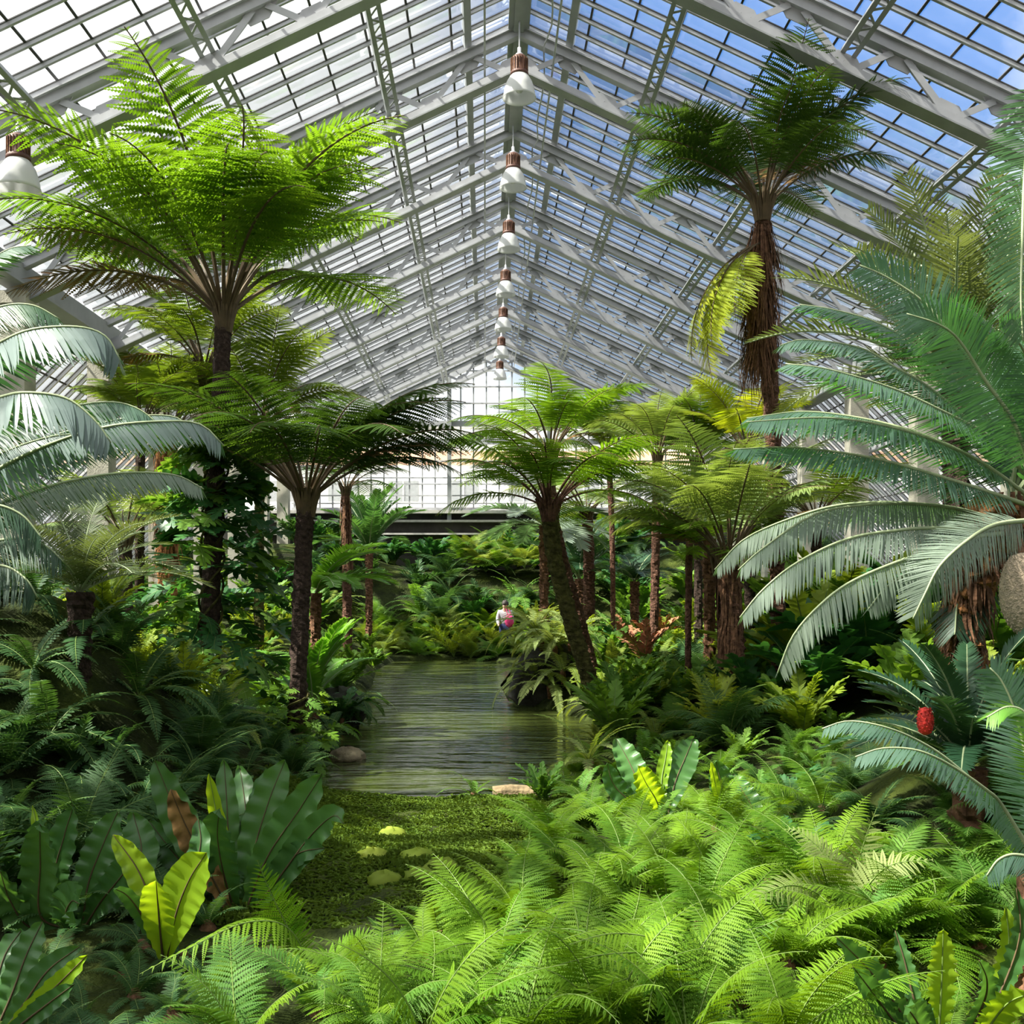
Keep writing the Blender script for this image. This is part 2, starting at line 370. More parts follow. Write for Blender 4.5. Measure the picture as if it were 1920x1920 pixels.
def pane_visible(c):
    d = c[1]
    if d < 3: return None
    x = CX + c[0] * F / d; y = CY - (c[2] - EYE) * F / d
    return d if (-60 < x < 1980 and -60 < y < 1980) else None
def build_roof():
    lath = {}
    for s, nm in ((-1, 'left'), (1, 'right')):
        r = struct('roof_' + nm, 'sloping glass roof on the %s of the ridge' % nm)
        b = MB(); b.beam(rp(s, .05, 0, ZG - .045), rp(s, OFFE, 0, ZG - .045), .042, .05, 0); b.beam(rp(s, .05, 0, ZG - .012), rp(s, OFFE, 0, ZG - .012), .062, .014, 1)  # grey bar with a wider near-black strip along its upper edge
        bar = b.mesh('glazing_bar', ['steel', 'dark_strip'])
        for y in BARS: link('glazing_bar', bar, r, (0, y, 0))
        b = MB(); b.beam((0, YN, 0), (0, YF, 0), .032, .03, 0); jb = b.mesh('glazing_joint', 'dark_strip')
        for o in JO[2:-1]:
            p = rp(s, o, 0, ZG - .005); link('glazing_joint', jb, r, p, (0, s * math.atan(SL), 0))
        b = MB(); b.beam((0, YN, 0), (0, YF, 0), .12, .07, 0); vr = b.mesh('vent_rail', 'steel_green')
        link('vent_rail', vr, r, rp(s, .83, 0, ZG - .05), (0, s * math.atan(SL), 0))
        # lattice purlins between the chords
        if 'm' not in lath:
            b = MB()
            for q in (-.1, .1):
                b.box((q, (YN + YF) / 2, 0), (.016, YF - YN, .09)); b.box((q * .75, (YN + YF) / 2, -.045), (.06, YF - YN, .012))
            k = 0; y = YN
            while y < YF - .3:
                b.beam((-.09 * (-1) ** k, y, -.03), (.09 * (-1) ** k, y + .22, -.03), .035, .008); y += .22; k += 1
            lath['m'] = b.mesh('purlin', 'steel_green')
        for o in (2.05, 4.08, 6.1):
            link('purlin', lath['m'], r, rp(s, o, 0, ZT - .30), (0, s * math.atan(SL), 0))
        b = MB(); b.box((0, (YN + YF) / 2, 0), (.26, YF - YN, .34)); b.box((0, (YN + YF) / 2, -.19), (.4, YF - YN, .03))
        link('eave_beam', b.mesh('eave_beam', 'steel_green'), r, rp(s, OFFE, 0, ZT - .1))
        # panes
        cells = []
        for y0, y1 in zip(BARS[:-1], BARS[1:]):
            for o0, o1 in zip(JO[:-1], JO[1:]):
                c = rp(s, (o0 + o1) / 2, (y0 + y1) / 2, ZG); cells.append((pane_visible(c), o0, o1, y0, y1))
        vis = sorted([c for c in cells if c[0]], key=lambda c: c[0] / math.sqrt(c[2] - c[1]))[:300]; vset = set((c[1], c[3]) for c in vis)
        cache = {}; rest = MB()
        for d, o0, o1, y0, y1 in cells:
            if (o0, y0) in vset:
                key = round(o1 - o0, 3)
                if key not in cache:
                    b = MB(); w = (o1 - o0) / 2
                    b.beam((-s * w * .985, 0, w * SL * .985), (s * w * .985, 0, -w * SL * .985), y1 - y0 - .02, .006); cache[key] = b.mesh('pane', 'glass')
                link('pane', cache[key], r, rp(s, (o0 + o1) / 2, (y0 + y1) / 2, ZG))
            else:
                rest.beam(rp(s, o0, (y0 + y1) / 2, ZG), rp(s, o1, (y0 + y1) / 2, ZG), y1 - y0, .006)
        o = link('roof_glazing', rest.mesh('roof_glazing', 'glass'), r); o['kind'] = 'stuff'
        # lower aisle roof
        r2 = struct('roof_aisle_' + nm, 'steep lower glass roof outside the %s row of pillars' % nm)
        a0 = rp(s, OFFE, 0, ZG - .12); a1 = np.array([XR + s * 13.0, 0, 2.6])
        b = MB(); b.beam(a0, a1, .05, .08, 0); b.beam(a0 + [0, 0, .05], a1 + [0, 0, .05], .075, .018, 1); bm = b.mesh('glazing_bar', ['steel', 'dark_strip'])
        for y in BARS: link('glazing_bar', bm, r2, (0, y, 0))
        for k in range(1, 9):
            b = MB(); p = a0 + (a1 - a0) * k / 9; w = .03 if k % 3 else .12
            b.box((0, (YN + YF) / 2, 0), (w, YF - YN, w)); link('cross_rail', b.mesh('cross_rail', 'dark_strip' if k % 3 else 'steel'), r2, p)
        b = MB()
        for y0, y1 in zip(BARS[:-1], BARS[1:]):
            for k in range(9):
                b.beam(a0 + (a1 - a0) * k / 9 + [0, (y0 + y1) / 2, .07], a0 + (a1 - a0) * (k + 1) / 9 + [0, (y0 + y1) / 2, .07], y1 - y0, .006)
        o = link('aisle_glazing', b.mesh('aisle_glazing', 'glass'), r2); o['kind'] = 'stuff'
        b = MB(); b.box((XR + s * 13.05, (YN + YF) / 2, .9), (.3, YF - YN, 3.4))
        struct('wall_' + nm, 'low masonry wall under the %s aisle glass' % nm, b.mesh('wall', 'concrete'))
        # pillars under the eave
        for i, y in enumerate(TR):
            x = XR + s * OFFE
            b = MB(); b.box((0, 0, 3.3), (.42, .42, 7.3)); b.box((0, 0, 6.85), (.5, .5, .2))
            side = nm
            ordn = ['', '', '', 'nearest', 'second', 'third', 'fourth', 'fifth', 'sixth', 'seventh', 'farthest'][i]
            lab = ('%s square concrete pillar from the viewer in the %s row' % (ordn, nm)) if ordn else 'square concrete pillar behind the viewer in the %s row' % nm
            tag(link('concrete_pillar', b.mesh('concrete_pillar', 'concrete'), None, (x, y, 0)), lab, 'pillar', 'pillars under the eaves' if ordn else 'pillars behind the viewer, %s' % nm)
    b = MB(); yc, yl = (YN + YF) / 2, YF - YN
    b.box((XR, yc, ZT + .12), (.16, yl, .3)); b.box((XR, yc, ZT + .02), (.34, yl, .03))
    rb = struct('trim_1', 'steel ridge beam along the top of the roof', b.mesh('ridge_beam', 'steel_green'))
    b = MB()
    for q in (-.55, .55): b.tube([(XR + q, YN, ZT - .62), (XR + q, YF, ZT - .62)], .018, 6)
    link('conduit', b.mesh('conduit', 'steel'), rb)
build_roof()

def build_gable():
    y = 40.0; g = struct('wall_back', 'glazed far gable wall with a grid of small panes')
    zb = 5.2
    def ztop(x): return ZG - .05 - SL * abs(x - XR)
    xs = [XR + .5 * k for k in range(-16, 17)]
    for i, x in enumerate(xs):
        b = MB(); b.box((x, y, (zb + ztop(x)) / 2), (.055, .07, ztop(x) - zb)); link('mullion', b.mesh('mullion', 'steel'), g)
    rails = [(5.23, .12), (5.45, .05), (5.75, .05), (6.2, .05), (6.45, .05), (7.1, .05), (7.85, .22), (8.55, .22), (9.35, .05), (10.0, .05), (10.62, .05)]
    for z, h in rails:
        w = min(8.1, (ZG - z) / SL); b = MB(); b.box((XR, y - .02, z), (2 * w, .1 if h < .2 else .24, h)); link('rail', b.mesh('rail', 'steel'), g)
    for k in range(-8, 8):
        b = MB(); x = XR + k; a, c = (7.9, 8.5) if k % 2 else (8.5, 7.9)
        b.beam((x, y - .06, a), (x + 1, y - .06, c), .05, .05); link('brace', b.mesh('brace', 'steel'), g)
    zs = [5.3, 5.75, 6.45, 7.1, 7.75, 8.65, 9.35, 10.0, 10.62, 11.3]
    for x0, x1 in zip(xs[:-1], xs[1:]):
        for z0, z1 in zip(zs[:-1], zs[1:]):
            zt = (ztop(x0), ztop(x1))
            if min(zt) <= z0 + .05: continue
            q = [(x0 + .02, y + .02, z0 + .01), (x1 - .02, y + .02, z0 + .01), (x1 - .02, y + .02, min(z1, zt[1])), (x0 + .02, y + .02, min(z1, zt[0]))]
            b = MB(); v = q + [(p[0], p[1] + .006, p[2]) for p in q]
            b.add(v, [(0, 1, 2, 3), (7, 6, 5, 4)] + [(i, 4 + i, 4 + (i + 1) % 4, (i + 1) % 4) for i in range(4)]); link('pane', b.mesh('pane', 'glass'), g)
    for s in (-1, 1):   # edge rafters and two posts in the glass
        b = MB(); b.beam(rp(s, 0, y - .03, ZG - .1), rp(s, OFFE, y - .03, ZG - .1), .16, .2); link('edge_rafter', b.mesh('edge_rafter', 'steel'), g)
        b = MB(); x = XR + s * 1.94; b.box((x, y - .2, 7.5), (.16, .16, 5.6)); link('post', b.mesh('post', 'steel_green'), g)
    b = MB(); b.box((0, y + .12, 2.4), (28, .3, 5.5)); b2 = b
    w = struct('wall_end', 'dark solid wall under the far gable glazing', b.mesh('wall_end', 'dark_wall'))
    for i, (z, h, dpt) in enumerate(((5.1, .12, .5), (4.75, .08, .35), (4.25, .07, .3))):
        b = MB(); b.box((0, y - .15, z), (17, dpt, h)); link('ledge', b.mesh('ledge', 'pale_sill'), w)
    # glazing of the aisle ends: solid pale cladding panels
    for s in (-1, 1):
        b = MB(); xa, xb = XR + s * OFFE, XR + s * 13.0
        b.add([(xa, y, 5), (xb, y, 5), (xb, y, 5.05), (xa, y, 7.4)], [(0, 1, 2, 3)]); struct('window_1' if s < 0 else 'window_2', 'glass end of the aisle', b.mesh('window', 'glass'))
    b = MB(); b.box((0, -3.2, 2.5), (27, .3, 6)); struct('wall_front', 'masonry entrance wall behind the viewer', b.mesh('wall_front', 'concrete'))
build_gable()

def build_outside():
    b = MB(); b.box((0, 70, -1.0), (400, 400, .4)); struct('ground_outside', 'pale paving outside the glass house', b.mesh('ground_outside', 'outside_paving'))
    t = thing('distant_building', 'pale stucco building with an orange brick band behind the far gable', 'building', (0, 75, -.8))
    b = MB(); b.box((4, 4, 7.3), (70, 8, 14.6)); link('facade', b.mesh('facade', 'stucco'), t)
    b = MB(); b.box((4, -.06, 12.4), (70, .2, 1.0)); link('brick_band', b.mesh('brick_band', 'brick_orange'), t)
    b = MB(); b.box((4, 4, 14.75), (71, 8.6, .3)); link('parapet', b.mesh('parapet', 'pale_sill'), t)
    me = None
    for k in range(14):
        if me is None:
            b = MB(); b.box((0, 0, 0), (2.2, .12, 1.5), 0); b.box((0, -.05, 0), (.08, .1, 1.5), 1); me = b.mesh('window', ['lamp_metal', 'stucco'])
        link('window', me, t, (-28 + 4.4 * k, -.05, 10.0))
build_outside()

# ------------------------------------------------------------------ lamps
def build_lamps():
    b = MB(); b.lathe([(.02, .30), (.10, .30), (.125, .27), (.13, .06), (.145, .04), (.145, 0), (.10, 0)], 20); cap = b.mesh('copper_cap', 'copper', True)
    b = MB()
    for k in range(20):
        a = k * math.pi / 10; b.box((.134 * math.cos(a), .134 * math.sin(a), .165), (.012, .012, .2), 0, Matrix.Rotation(a, 3, 'Z'))
    fins = b.mesh('cooling_fins', 'fibre_brown')
    b = MB(); b.lathe([(.11, .02), (.15, -.02), (.20, -.10), (.235, -.20), (.255, -.32), (.27, -.36), (.262, -.365), (.245, -.32), (.22, -.2), (.18, -.1), (.11, -.02)], 32); dome = b.mesh('dome_shade', 'opal', True)
    b = MB(); b.lathe([(.001, .46), (.03, .44), (.03, .36), (.06, .34), (.07, .30), (.02, .30)], 12); neck = b.mesh('neck', 'steel', True)
    b = MB(); b.tube([(0, 0, .44), (0, 0, .66)], .012, 6); rod = b.mesh('rod', 'steel'); b = MB(); b.tube([(0, 0, .44), (0, 0, .90)], .012, 6); rod2 = b.mesh('rod', 'steel')
    b = MB(); b.lathe([(.001, -.12), (.06, -.14), (.075, -.2), (.05, -.26), (.001, -.28)], 12); bulb = b.mesh('bulb', 'opal', True)
    def lamp(x, y, z, lab, drop=1.0):
        t = thing('pendant_lamp', lab, 'lamp', (x, y, z), 'pendant lamps')
        c_ = link('cap', cap, t); link('cooling_fins', fins, c_); n_ = link('neck', neck, t); link('rod', rod2 if z > 9 else rod, n_); d_ = link('dome_shade', dome, t); link('bulb', bulb, d_)
    order = ['largest pendant lamp under the ridge, copper cap and white dome', 'second pendant lamp down the ridge from the largest one', 'third pendant lamp in the ridge row', 'fourth pendant lamp in the ridge row',
             'fifth pendant lamp in the ridge row', 'sixth pendant lamp in the ridge row, just above the gable peak', 'seventh and smallest pendant lamp, seen against the gable glass']
    for k in range(7): lamp(XR, D1 + BAY * (k + 1) - .4, 10.31, order[k])
    lamp(-5.72, D1 - .45, 7.42, 'pendant lamp at the edge beside the big tree fern crown, copper cap')
    lamp(-5.72, D1 + BAY * 5 - .45, 7.42, 'small white pendant lamp above the dark spreading tree fern')
    # loose cable hanging beside the ridge
    b = MB(); pts = []
    for k in range(8):
        for q in np.linspace(0, 1, 8, endpoint=False):
            y = D1 + BAY * (k + q); pts.append((XR + .42 + .03 * math.sin(3 * y), y, 10.9 - .35 * math.sin(math.pi * q)))
    b.tube(pts, .014, 5)
    tag(link('hanging_cable', b.mesh('hanging_cable', 'steel')), 'thin pale cable looping along the ridge beside the lamps', 'cable')
build_lamps()

# ------------------------------------------------------------------ plant generators
def spline(ctrl, n=26):
    c = np.array(ctrl, float)
    if len(c) == 2: return c[0] + np.linspace(0, 1, n)[:, None] * (c[1] - c[0])
    c = np.vstack([2 * c[0] - c[1], c, 2 * c[-1] - c[-2]]); m = len(c) - 3; out = []
    for t in np.linspace(0, m - 1e-6, n):
        i = int(t); u = t - i; p0, p1, p2, p3 = c[i:i + 4]
        out.append(.5 * (2 * p1 + (p2 - p0) * u + (2 * p0 - 5 * p1 + 4 * p2 - p3) * u * u + (3 * p1 - p0 - 3 * p2 + p3) * u ** 3))
    out = np.array(out)   # even spacing
    s = np.r_[0, np.cumsum(np.linalg.norm(np.diff(out, axis=0), axis=1))]; q = np.linspace(0, s[-1], n)
    return np.stack([np.interp(q, s, out[:, k]) for k in range(3)], 1)
def arc(L, e0, e1, n=22, pw=1.0, bend=0.0):
    s = np.linspace(0, 1, n); e = np.radians(e0 + (e1 - e0) * s ** pw); a = bend * s ** 2
    d = np.stack([np.cos(e) * np.cos(a), np.cos(e) * np.sin(a), np.sin(e)], 1) * L / (n - 1)
    return np.vstack([[0, 0, 0], np.cumsum((d[:-1] + d[1:]) / 2, axis=0)])
def frame(pts, up):
    T = np.gradient(pts, axis=0); T /= np.linalg.norm(T, axis=1)[:, None] + 1e-9
    S = np.cross(T, np.asarray(up, float)); S /= np.linalg.norm(S, axis=1)[:, None] + 1e-6
    return T, S, np.cross(S, T)
PROF = {
    'cycad': lambda t: np.interp(t, [0, .08, .3, .7, .92, 1], [.55, .8, 1, .95, .62, .35]),
    'lance': lambda t: np.interp(t, [0, .15, .4, .7, .9, 1], [.45, .8, 1, .72, .3, .06]),
    'tri': lambda t: np.interp(t, [0, .1, .3, .6, .85, 1], [.9, 1, .93, .62, .26, .05]),
    'even': lambda t: np.interp(t, [0, .1, .5, .85, 1], [.6, 1, 1, .75, .1]),
}
def at_t(arr, t):
    n = len(arr); q = np.linspace(0, 1, n); return np.stack([np.interp(t, q, arr[:, k]) for k in range(3)], 1)
def unit(a): return a / (np.linalg.norm(a, axis=-1, keepdims=True) + 1e-9)
def pinnate(mb, pts, n, lmax, w, prof='cycad', a0=75, a1=40, lift=10, droop=.15, up=(0, 0, 1), start=.08, mi=0, jit=.05, rad=.006, rmi=1, k=5, lift2=None):
    T, S, Nn = frame(pts, up); t = np.linspace(start, .985, n); tt = (t - start) / (1 - start)
    B, Tt, Ss, Ns = (at_t(a, t) for a in (pts, T, S, Nn))
    L = lmax * PROF[prof](tt)
    for sd in (-1, 1):
        ang = np.radians(a0 + (a1 - a0) * tt + np.random.normal(0, 60 * jit, n)); lf = np.radians((lift if sd < 0 or lift2 is None else lift2) + np.random.normal(0, 80 * jit, n))
        d = np.cos(ang)[:, None] * Tt + np.sin(ang)[:, None] * (np.cos(lf)[:, None] * sd * Ss + np.sin(lf)[:, None] * Ns)
        W = unit(Tt - (Tt * d).sum(1)[:, None] * d)
        l = L * (1 + np.random.normal(0, jit, n)); g = np.array([0, 0, -1.0]) * droop
        V = []
        for s_, ww in ((0, .55), (.4, 1), (.75, .72)):
            p = B + l[:, None] * (s_ * d + s_ * s_ * g); h = (w * ww / 2) * np.minimum(1, .5 + l / lmax)[:, None] if np.ndim(w) == 0 else 0
            V += [p - W * h, p + W * h]
        V.append(B + l[:, None] * (d + g))
        mb.batch(np.stack(V, 1), [(0, 1, 3, 2), (2, 3, 5, 4), (4, 5, 6)], mi)
    if rad: mb.tube(pts, np.linspace(rad, rad * .25, len(pts)), k if k < 6 else 5, rmi, False)
def bipinnate(mb, pts, n, lmax, m=12, lob=.16, prof='lance', a0=75, a1=45, lift=0, droop=.2, up=(0, 0, 1), start=.15, mi=0, jit=.04, rad=.006, rmi=1, lw=.55):
    T, S, Nn = frame(pts, up); t = np.linspace(start, .985, n); tt = (t - start) / (1 - start)
    B, Tt, Ss, Ns = (at_t(a, t) for a in (pts, T, S, Nn)); L = lmax * PROF[prof](tt)
    g = np.array([0, 0, -1.0]) * droop
    s = np.linspace(.05, .97, m); lp = np.interp(s, [0, .12, .5, 1], [.75, 1, .85, .12])
    for sd in (-1, 1):
        ang = np.radians(a0 + (a1 - a0) * tt + np.random.normal(0, 50 * jit, n)); lf = np.radians(lift + np.random.normal(0, 90 * jit, n))
        d = np.cos(ang)[:, None] * Tt + np.sin(ang)[:, None] * (np.cos(lf)[:, None] * sd * Ss + np.sin(lf)[:, None] * Ns)
        W = unit(Tt - (Tt * d).sum(1)[:, None] * d); l = L * (1 + np.random.normal(0, jit, n))
        A = B[:, None] + l[:, None, None] * (s[None, :, None] * d[:, None] + (s ** 2)[None, :, None] * g)         # pinna axes
        tp = unit(d[:, None] + 2 * s[None, :, None] * g[None, None])
        step = (l / m)[:, None, None]
        for q in (-1, 1):
            ld = unit(.42 * tp + q * W[:, None]); ll = (lob * l[:, None] * lp[None, :])[:, :, None]
            tip = A + ld * ll; tip = tip + np.array([0, 0, -.12]) * ll
            hw = tp * step * lw; mid = A + ld * ll * .5
            V = np.stack([A, mid - hw, tip, mid + hw], 2).reshape(-1, 4, 3)
            mb.batch(V, [(0, 1, 2, 3)], mi)
    if rad: mb.tube(pts, np.linspace(rad, rad * .25, len(pts)), 5, rmi, False)
def strap(mb, pts, w, up, wave=.06, nw=7, cup=.15, prof=None, mi=0, rmi=1, mid=.006, serr=0.0, k=3):
    n = len(pts); T, S, Nn = frame(pts, up); s = np.linspace(0, 1, n)
    pr = np.interp(s, [0, .12, .35, .65, .88, .97, 1], prof or [.16, .34, .8, 1, .72, .32, .02]) * w / 2
    us = np.linspace(-1, 1, 2 * k + 1); V = []; ph = random.random() * 6
    for u in us:
        e = np.abs(u)
        wv = wave * w * e * e * np.sin(2 * np.pi * nw * s + ph + (1.3 if u > 0 else 0)) * np.interp(s, [0, .15, 1], [0, 1, 1])
        hw = pr * (1 + serr * np.sign(np.sin(np.arange(n) * np.pi + .5)) * (e > .9))
        V.append(pts + S * (u * hw)[:, None] + Nn * (wv + cup * w * e * e * .5)[:, None])
    V = np.stack(V, 1); c = 2 * k + 1
    mb.add(V, [(i * c + j, i * c + j + 1, (i + 1) * c + j + 1, (i + 1) * c + j) for i in range(n - 1) for j in range(c - 1)], mi)
    if mid: mb.tube(pts + Nn * mid * .3, np.linspace(mid, mid * .25, n), 5, rmi, False)
def trunk_mesh(name, pts, r0, r1, mats, rough=.14, k=14, flare=.0, step=.035):
    pts = np.array(pts); L = np.sum(np.linalg.norm(np.diff(pts, axis=0), axis=1)); n = max(8, int(L / step)); p = spline(pts, n)
    s = np.linspace(0, 1, n); r = r0 + (r1 - r0) * s + flare * np.exp(-s * L / .25)
    a = np.arange(k); R = r[:, None] * (1 + rough * .5 * np.sin(a[None] * 2.1 + s[:, None] * L * 9) + np.random.normal(0, rough * .55, (n, k)))
    b = MB(); b.tube(p, R, k); return b.mesh(name, mats, False)
def fibres(mb, pts, r, n, l0, l1, w, mi=0, flare=.5, droop=1.0):
    """thin hanging strips round a trunk"""
    p = np.array(spline(pts, 40)); V = []
    for i in range(n):
        c = p[random.randrange(40)]; a = random.random() * 6.283; o = np.array([math.cos(a), math.sin(a), 0]); l = random.uniform(l0, l1); t = np.array([-o[1], o[0], 0]) * w * random.uniform(.6, 1.3)
        q0 = c + o * r * random.uniform(.8, 1.1); q1 = q0 + o * l * flare * random.uniform(.1, .5) + np.array([0, 0, -l * .5 * droop]); q2 = q1 + o * l * .1 * random.uniform(-.6, 1) + np.array([random.uniform(-.1, .1) * l, random.uniform(-.1, .1) * l, -l * .5])
        V.append([q0 - t, q0 + t, q1 - t * .8, q1 + t * .8, q2])
    mb.batch(np.array(V), [(0, 1, 3, 2), (2, 3, 4)], mi)

# ---- frond templates (unit length, base at the origin, growing along +X)
TPL = {}
def tf_frond(mat, v, stalk='stalk'):
    key = ('tf', mat, v, stalk)
    if key not in TPL:
        e0, e1, pw = [(76, 18, 1.5), (60, -10, 1.5), (46, -26, 1.4), (30, -44, 1.2), (5, -75, .8)][v]
        pts = arc(1, e0, e1, 26, pw, random.uniform(-.2, .2)); b = MB(); bipinnate(b, pts, 21, .27, 17, .14, 'lance', 80, 52, -4, .14, start=.28, rad=0, lw=.60)
        q = MB(); q.tube(pts, np.linspace(.0095, .002, len(pts)), 5)
        TPL[key] = (b.mesh('frond', mat), q.mesh('stalk', stalk))
    return TPL[key]
def lacy_frond(mat, v):
    key = ('lacy', mat, v)
    if key not in TPL:
        e0, e1, pw = [(78, 12, 1.2), (62, -18, 1.1), (44, -42, 1.0), (70, -30, 1.4), (28, -30, 1.0), (55, 10, 1.0)][v]
        b = MB(); bipinnate(b, arc(1, e0, e1, 24, pw, random.uniform(-.3, .3)), 23, random.uniform(.21, .27), 14, .15, random.choice(['tri', 'lance']), 78, 45, random.uniform(-12, 8), random.uniform(.12, .3), start=.12, rad=.006, lw=.60)
        TPL[key] = b.mesh('frond', [mat, 'stalk_green'])
    return TPL[key]
def sword_frond(mat, v, stalk='stalk_green', n=26, lm=.14, w=.030, rad=.007):
    key = ('sword', mat, v, stalk)
    if key not in TPL:
        e0, e1, pw = [(75, 0, 1.2), (58, -35, 1.1), (40, -60, 1.0), (25, -80, .9)][v]
        b = MB(); pinnate(b, arc(1, e0, e1, 20, pw, random.uniform(-.3, .3)), n, lm, w, 'lance', 80, 50, 5, .15, start=.1, rad=rad)
        TPL[key] = b.mesh('frond', [mat, stalk])
    return TPL[key]
def cyc_frond(mat, v, lm=.16, w=.022, n=46):
    key = ('cyc', mat, v, lm, w)
    if key not in TPL:
        e0, e1, pw = [(80, 35, 1.2), (60, 0, 1.2), (38, -25, 1.1), (15, -50, 1.1)][v]
        b = MB(); pinnate(b, arc(1, e0, e1, 22, pw), n, lm, w, 'cycad', 72, 38, 14, .06, start=.1, rad=.011)
        TPL[key] = b.mesh('frond', [mat, 'rachis_pale'])
    return TPL[key]
def mesh_data(me):
    v = np.empty(len(me.vertices) * 3); me.vertices.foreach_get('co', v); return v.reshape(-1, 3), [tuple(p.vertices) for p in me.polygons], [p.material_index for p in me.polygons]
DATA = {}
def rosette(name, fronds, n, tilt=(-8, 8), size=(.75, 1.1), mats=None):
    """a small far plant as a single mesh made of n fronds"""
    b = MB()
    for i in range(n):
        me = fronds[i % len(fronds)]
        if me.name not in DATA: DATA[me.name] = mesh_data(me)
        v, f, m = DATA[me.name]
        R = np.array(Matrix.Rotation(i * 2.39996 + random.uniform(-.3, .3), 3, 'Z') @ Matrix.Rotation(math.radians(random.uniform(*tilt)), 3, 'Y'))
        v2 = (v * random.uniform(*size)) @ R.T; b.v.append(v2); b.f += [tuple(q + b.n for q in x) for x in f]; b.m += m; b.n += len(v2)
    return b.mesh(name, mats or [s.name for s in fronds[0].materials])
def place_frond(parent, me, az, tilt, size, loc=(0, 0, 0), roll=0, name='frond'):
    sub = None
    if isinstance(me, tuple): me, sub = me
    o = link(name, me, parent, loc)
    if sub: link('stalk', sub, o)
    o.rotation_euler = (Matrix.Rotation(az, 3, 'Z') @ Matrix.Rotation(-math.radians(tilt), 3, 'Y') @ Matrix.Rotation(math.radians(roll), 3, 'X')).to_euler(); o.scale = (size,) * 3
    return o

def tree_fern(label, trunk, r0, r1, nf, L, mat, vs=(0, 1, 1, 2, 2, 3), bark='bark', stalk='stalk', dead=(), seed=1, flare=.0, name='tree_fern', tiltr=5, az0=0.0, skip=None):
    random.seed(seed); np.random.seed(seed)
    tr = np.array([np.asarray(p) for p in trunk]); base = tr[0]
    t = thing(name, label, 'tree fern', base)
    link('trunk', trunk_mesh('trunk', rel(tr, base), r0, r1, [bark], flare=flare), t)
    top = tr[-1] - base
    b = MB()
    for i in range(nf): # stubs of frond bases crowding the trunk top
        a = i * 2.4; o = np.array([math.cos(a), math.sin(a), 0]); b.tube([top + o * r1 * .7 + [0, 0, -.22], top + o * r1 * 1.05 + [0, 0, -.05], top + o * r1 * 1.7 + [0, 0, .12]], [.028, .026, .012], 5)
    link('frond_bases', b.mesh('frond_bases', stalk), t)
    for i in range(nf):
        v = vs[i % len(vs)]; az = az0 + i * 2.39996 + random.uniform(-.2, .2)
        if skip and skip(az % 6.283, v): continue
        place_frond(t, tf_frond(mat, v, stalk), az, random.uniform(-tiltr, tiltr), L * random.uniform(.86, 1.1), top + np.array([math.cos(az), math.sin(az), 0]) * r1 * .6, random.uniform(-12, 12))
    for az, tl, sz in dead:
        o = place_frond(t, tf_frond('dead_frond', 4, 'stalk'), az, tl, L * sz, top + np.array([math.cos(az), math.sin(az), -.05]) * r1, 0, 'dead_frond'); o['label'] = 'withered brown hanging frond'
    return t

# ------------------------------------------------------------------ the tree ferns
def G(x, d): return gz((x - CX) * d / F, d)
def base_at(x, d): X = (x - CX) * d / F; return np.array([X, d, gz(X, d) - .05])

T1 = tree_fern('tall tree fern with wide bright umbrella crown and slim dark trunk', [base_at(382, 12.8), P(392, 1200, 12.8), P(402, 950, 12.8), P(412, 760, 12.8), P(420, 590, 12.8)], .125, .10, 27, 3.2, 'tree_fern', (0, 1, 2, 1, 2, 1, 1), seed=3,
          dead=[(3.0, 62, .95), (3.5, 40, .8), (2.6, 55, .7)])
T2 = tree_fern('dark spreading tree fern with bare ascending stalks left of the pond', [base_at(556, 12.2), P(560, 1250, 12.2), P(566, 1100, 12.2), P(574, 935, 12.2)], .10, .105, 28, 2.35, 'tree_fern_dark', (1, 2, 2, 1, 2, 1, 2), seed=5, bark='bark',
          dead=[(.2, 58, .9)])
T3 = tree_fern('leaning tree fern with curved trunk on the right bank of the pond', [base_at(1136, 15.4), P(1110, 1290, 15.4), P(1080, 1195, 15.3), P(1050, 1090, 15.2), P(1036, 1020, 15.1), P(1030, 950, 15.0)], .12, .12, 22, 1.95, 'tree_fern', (1, 2, 2, 1, 2, 3), seed=8, bark='bark_moss', stalk='bark_red')
T3b = tree_fern('taller leaning tree fern crossing behind the curved one by the pond', [base_at(1120, 17.4), P(1112, 1260, 17.4), P(1085, 1160, 17.3), P(1062, 1080, 17.2), P(1042, 1000, 17.1), P(1030, 930, 17.0), P(1032, 845, 17.0)], .10, .11, 18, 1.95, 'tree_fern', (1, 1, 2, 1, 3), seed=11, bark='bark_red', dead=[(.4, 60, .5)])
T5 = tree_fern('slender tree fern with thin straight trunk between the pond and right pillars', [base_at(1224, 20), P(1226, 1200, 20), P(1230, 1000, 20), P(1233, 855, 20)], .085, .08, 16, 1.75, 'tree_fern_pale', (0, 1, 1, 2, 2), seed=13, bark='bark_red')
T6 = tree_fern('pale crowned tree fern with stout shaggy reddish trunk on the right bank', [base_at(1376, 14.4), P(1374, 1250, 14.4), P(1370, 1130, 14.4), P(1366, 1040, 14.4)], .17, .15, 22, 2.1, 'tree_fern_pale', (0, 1, 1, 1, 2), seed=17, bark='bark_red', stalk='stalk', flare=.03)
T6b = tree_fern('thin companion tree fern stem leaning beside the stout shaggy trunk', [base_at(1356, 15.2), P(1356, 1240, 15.2), P(1352, 1110, 15.2), P(1346, 1050, 15.2)], .085, .075, 11, 1.6, 'tree_fern', (1, 2, 3, 2), seed=19, bark='bark_red', dead=[(3.3, 55, .8)])
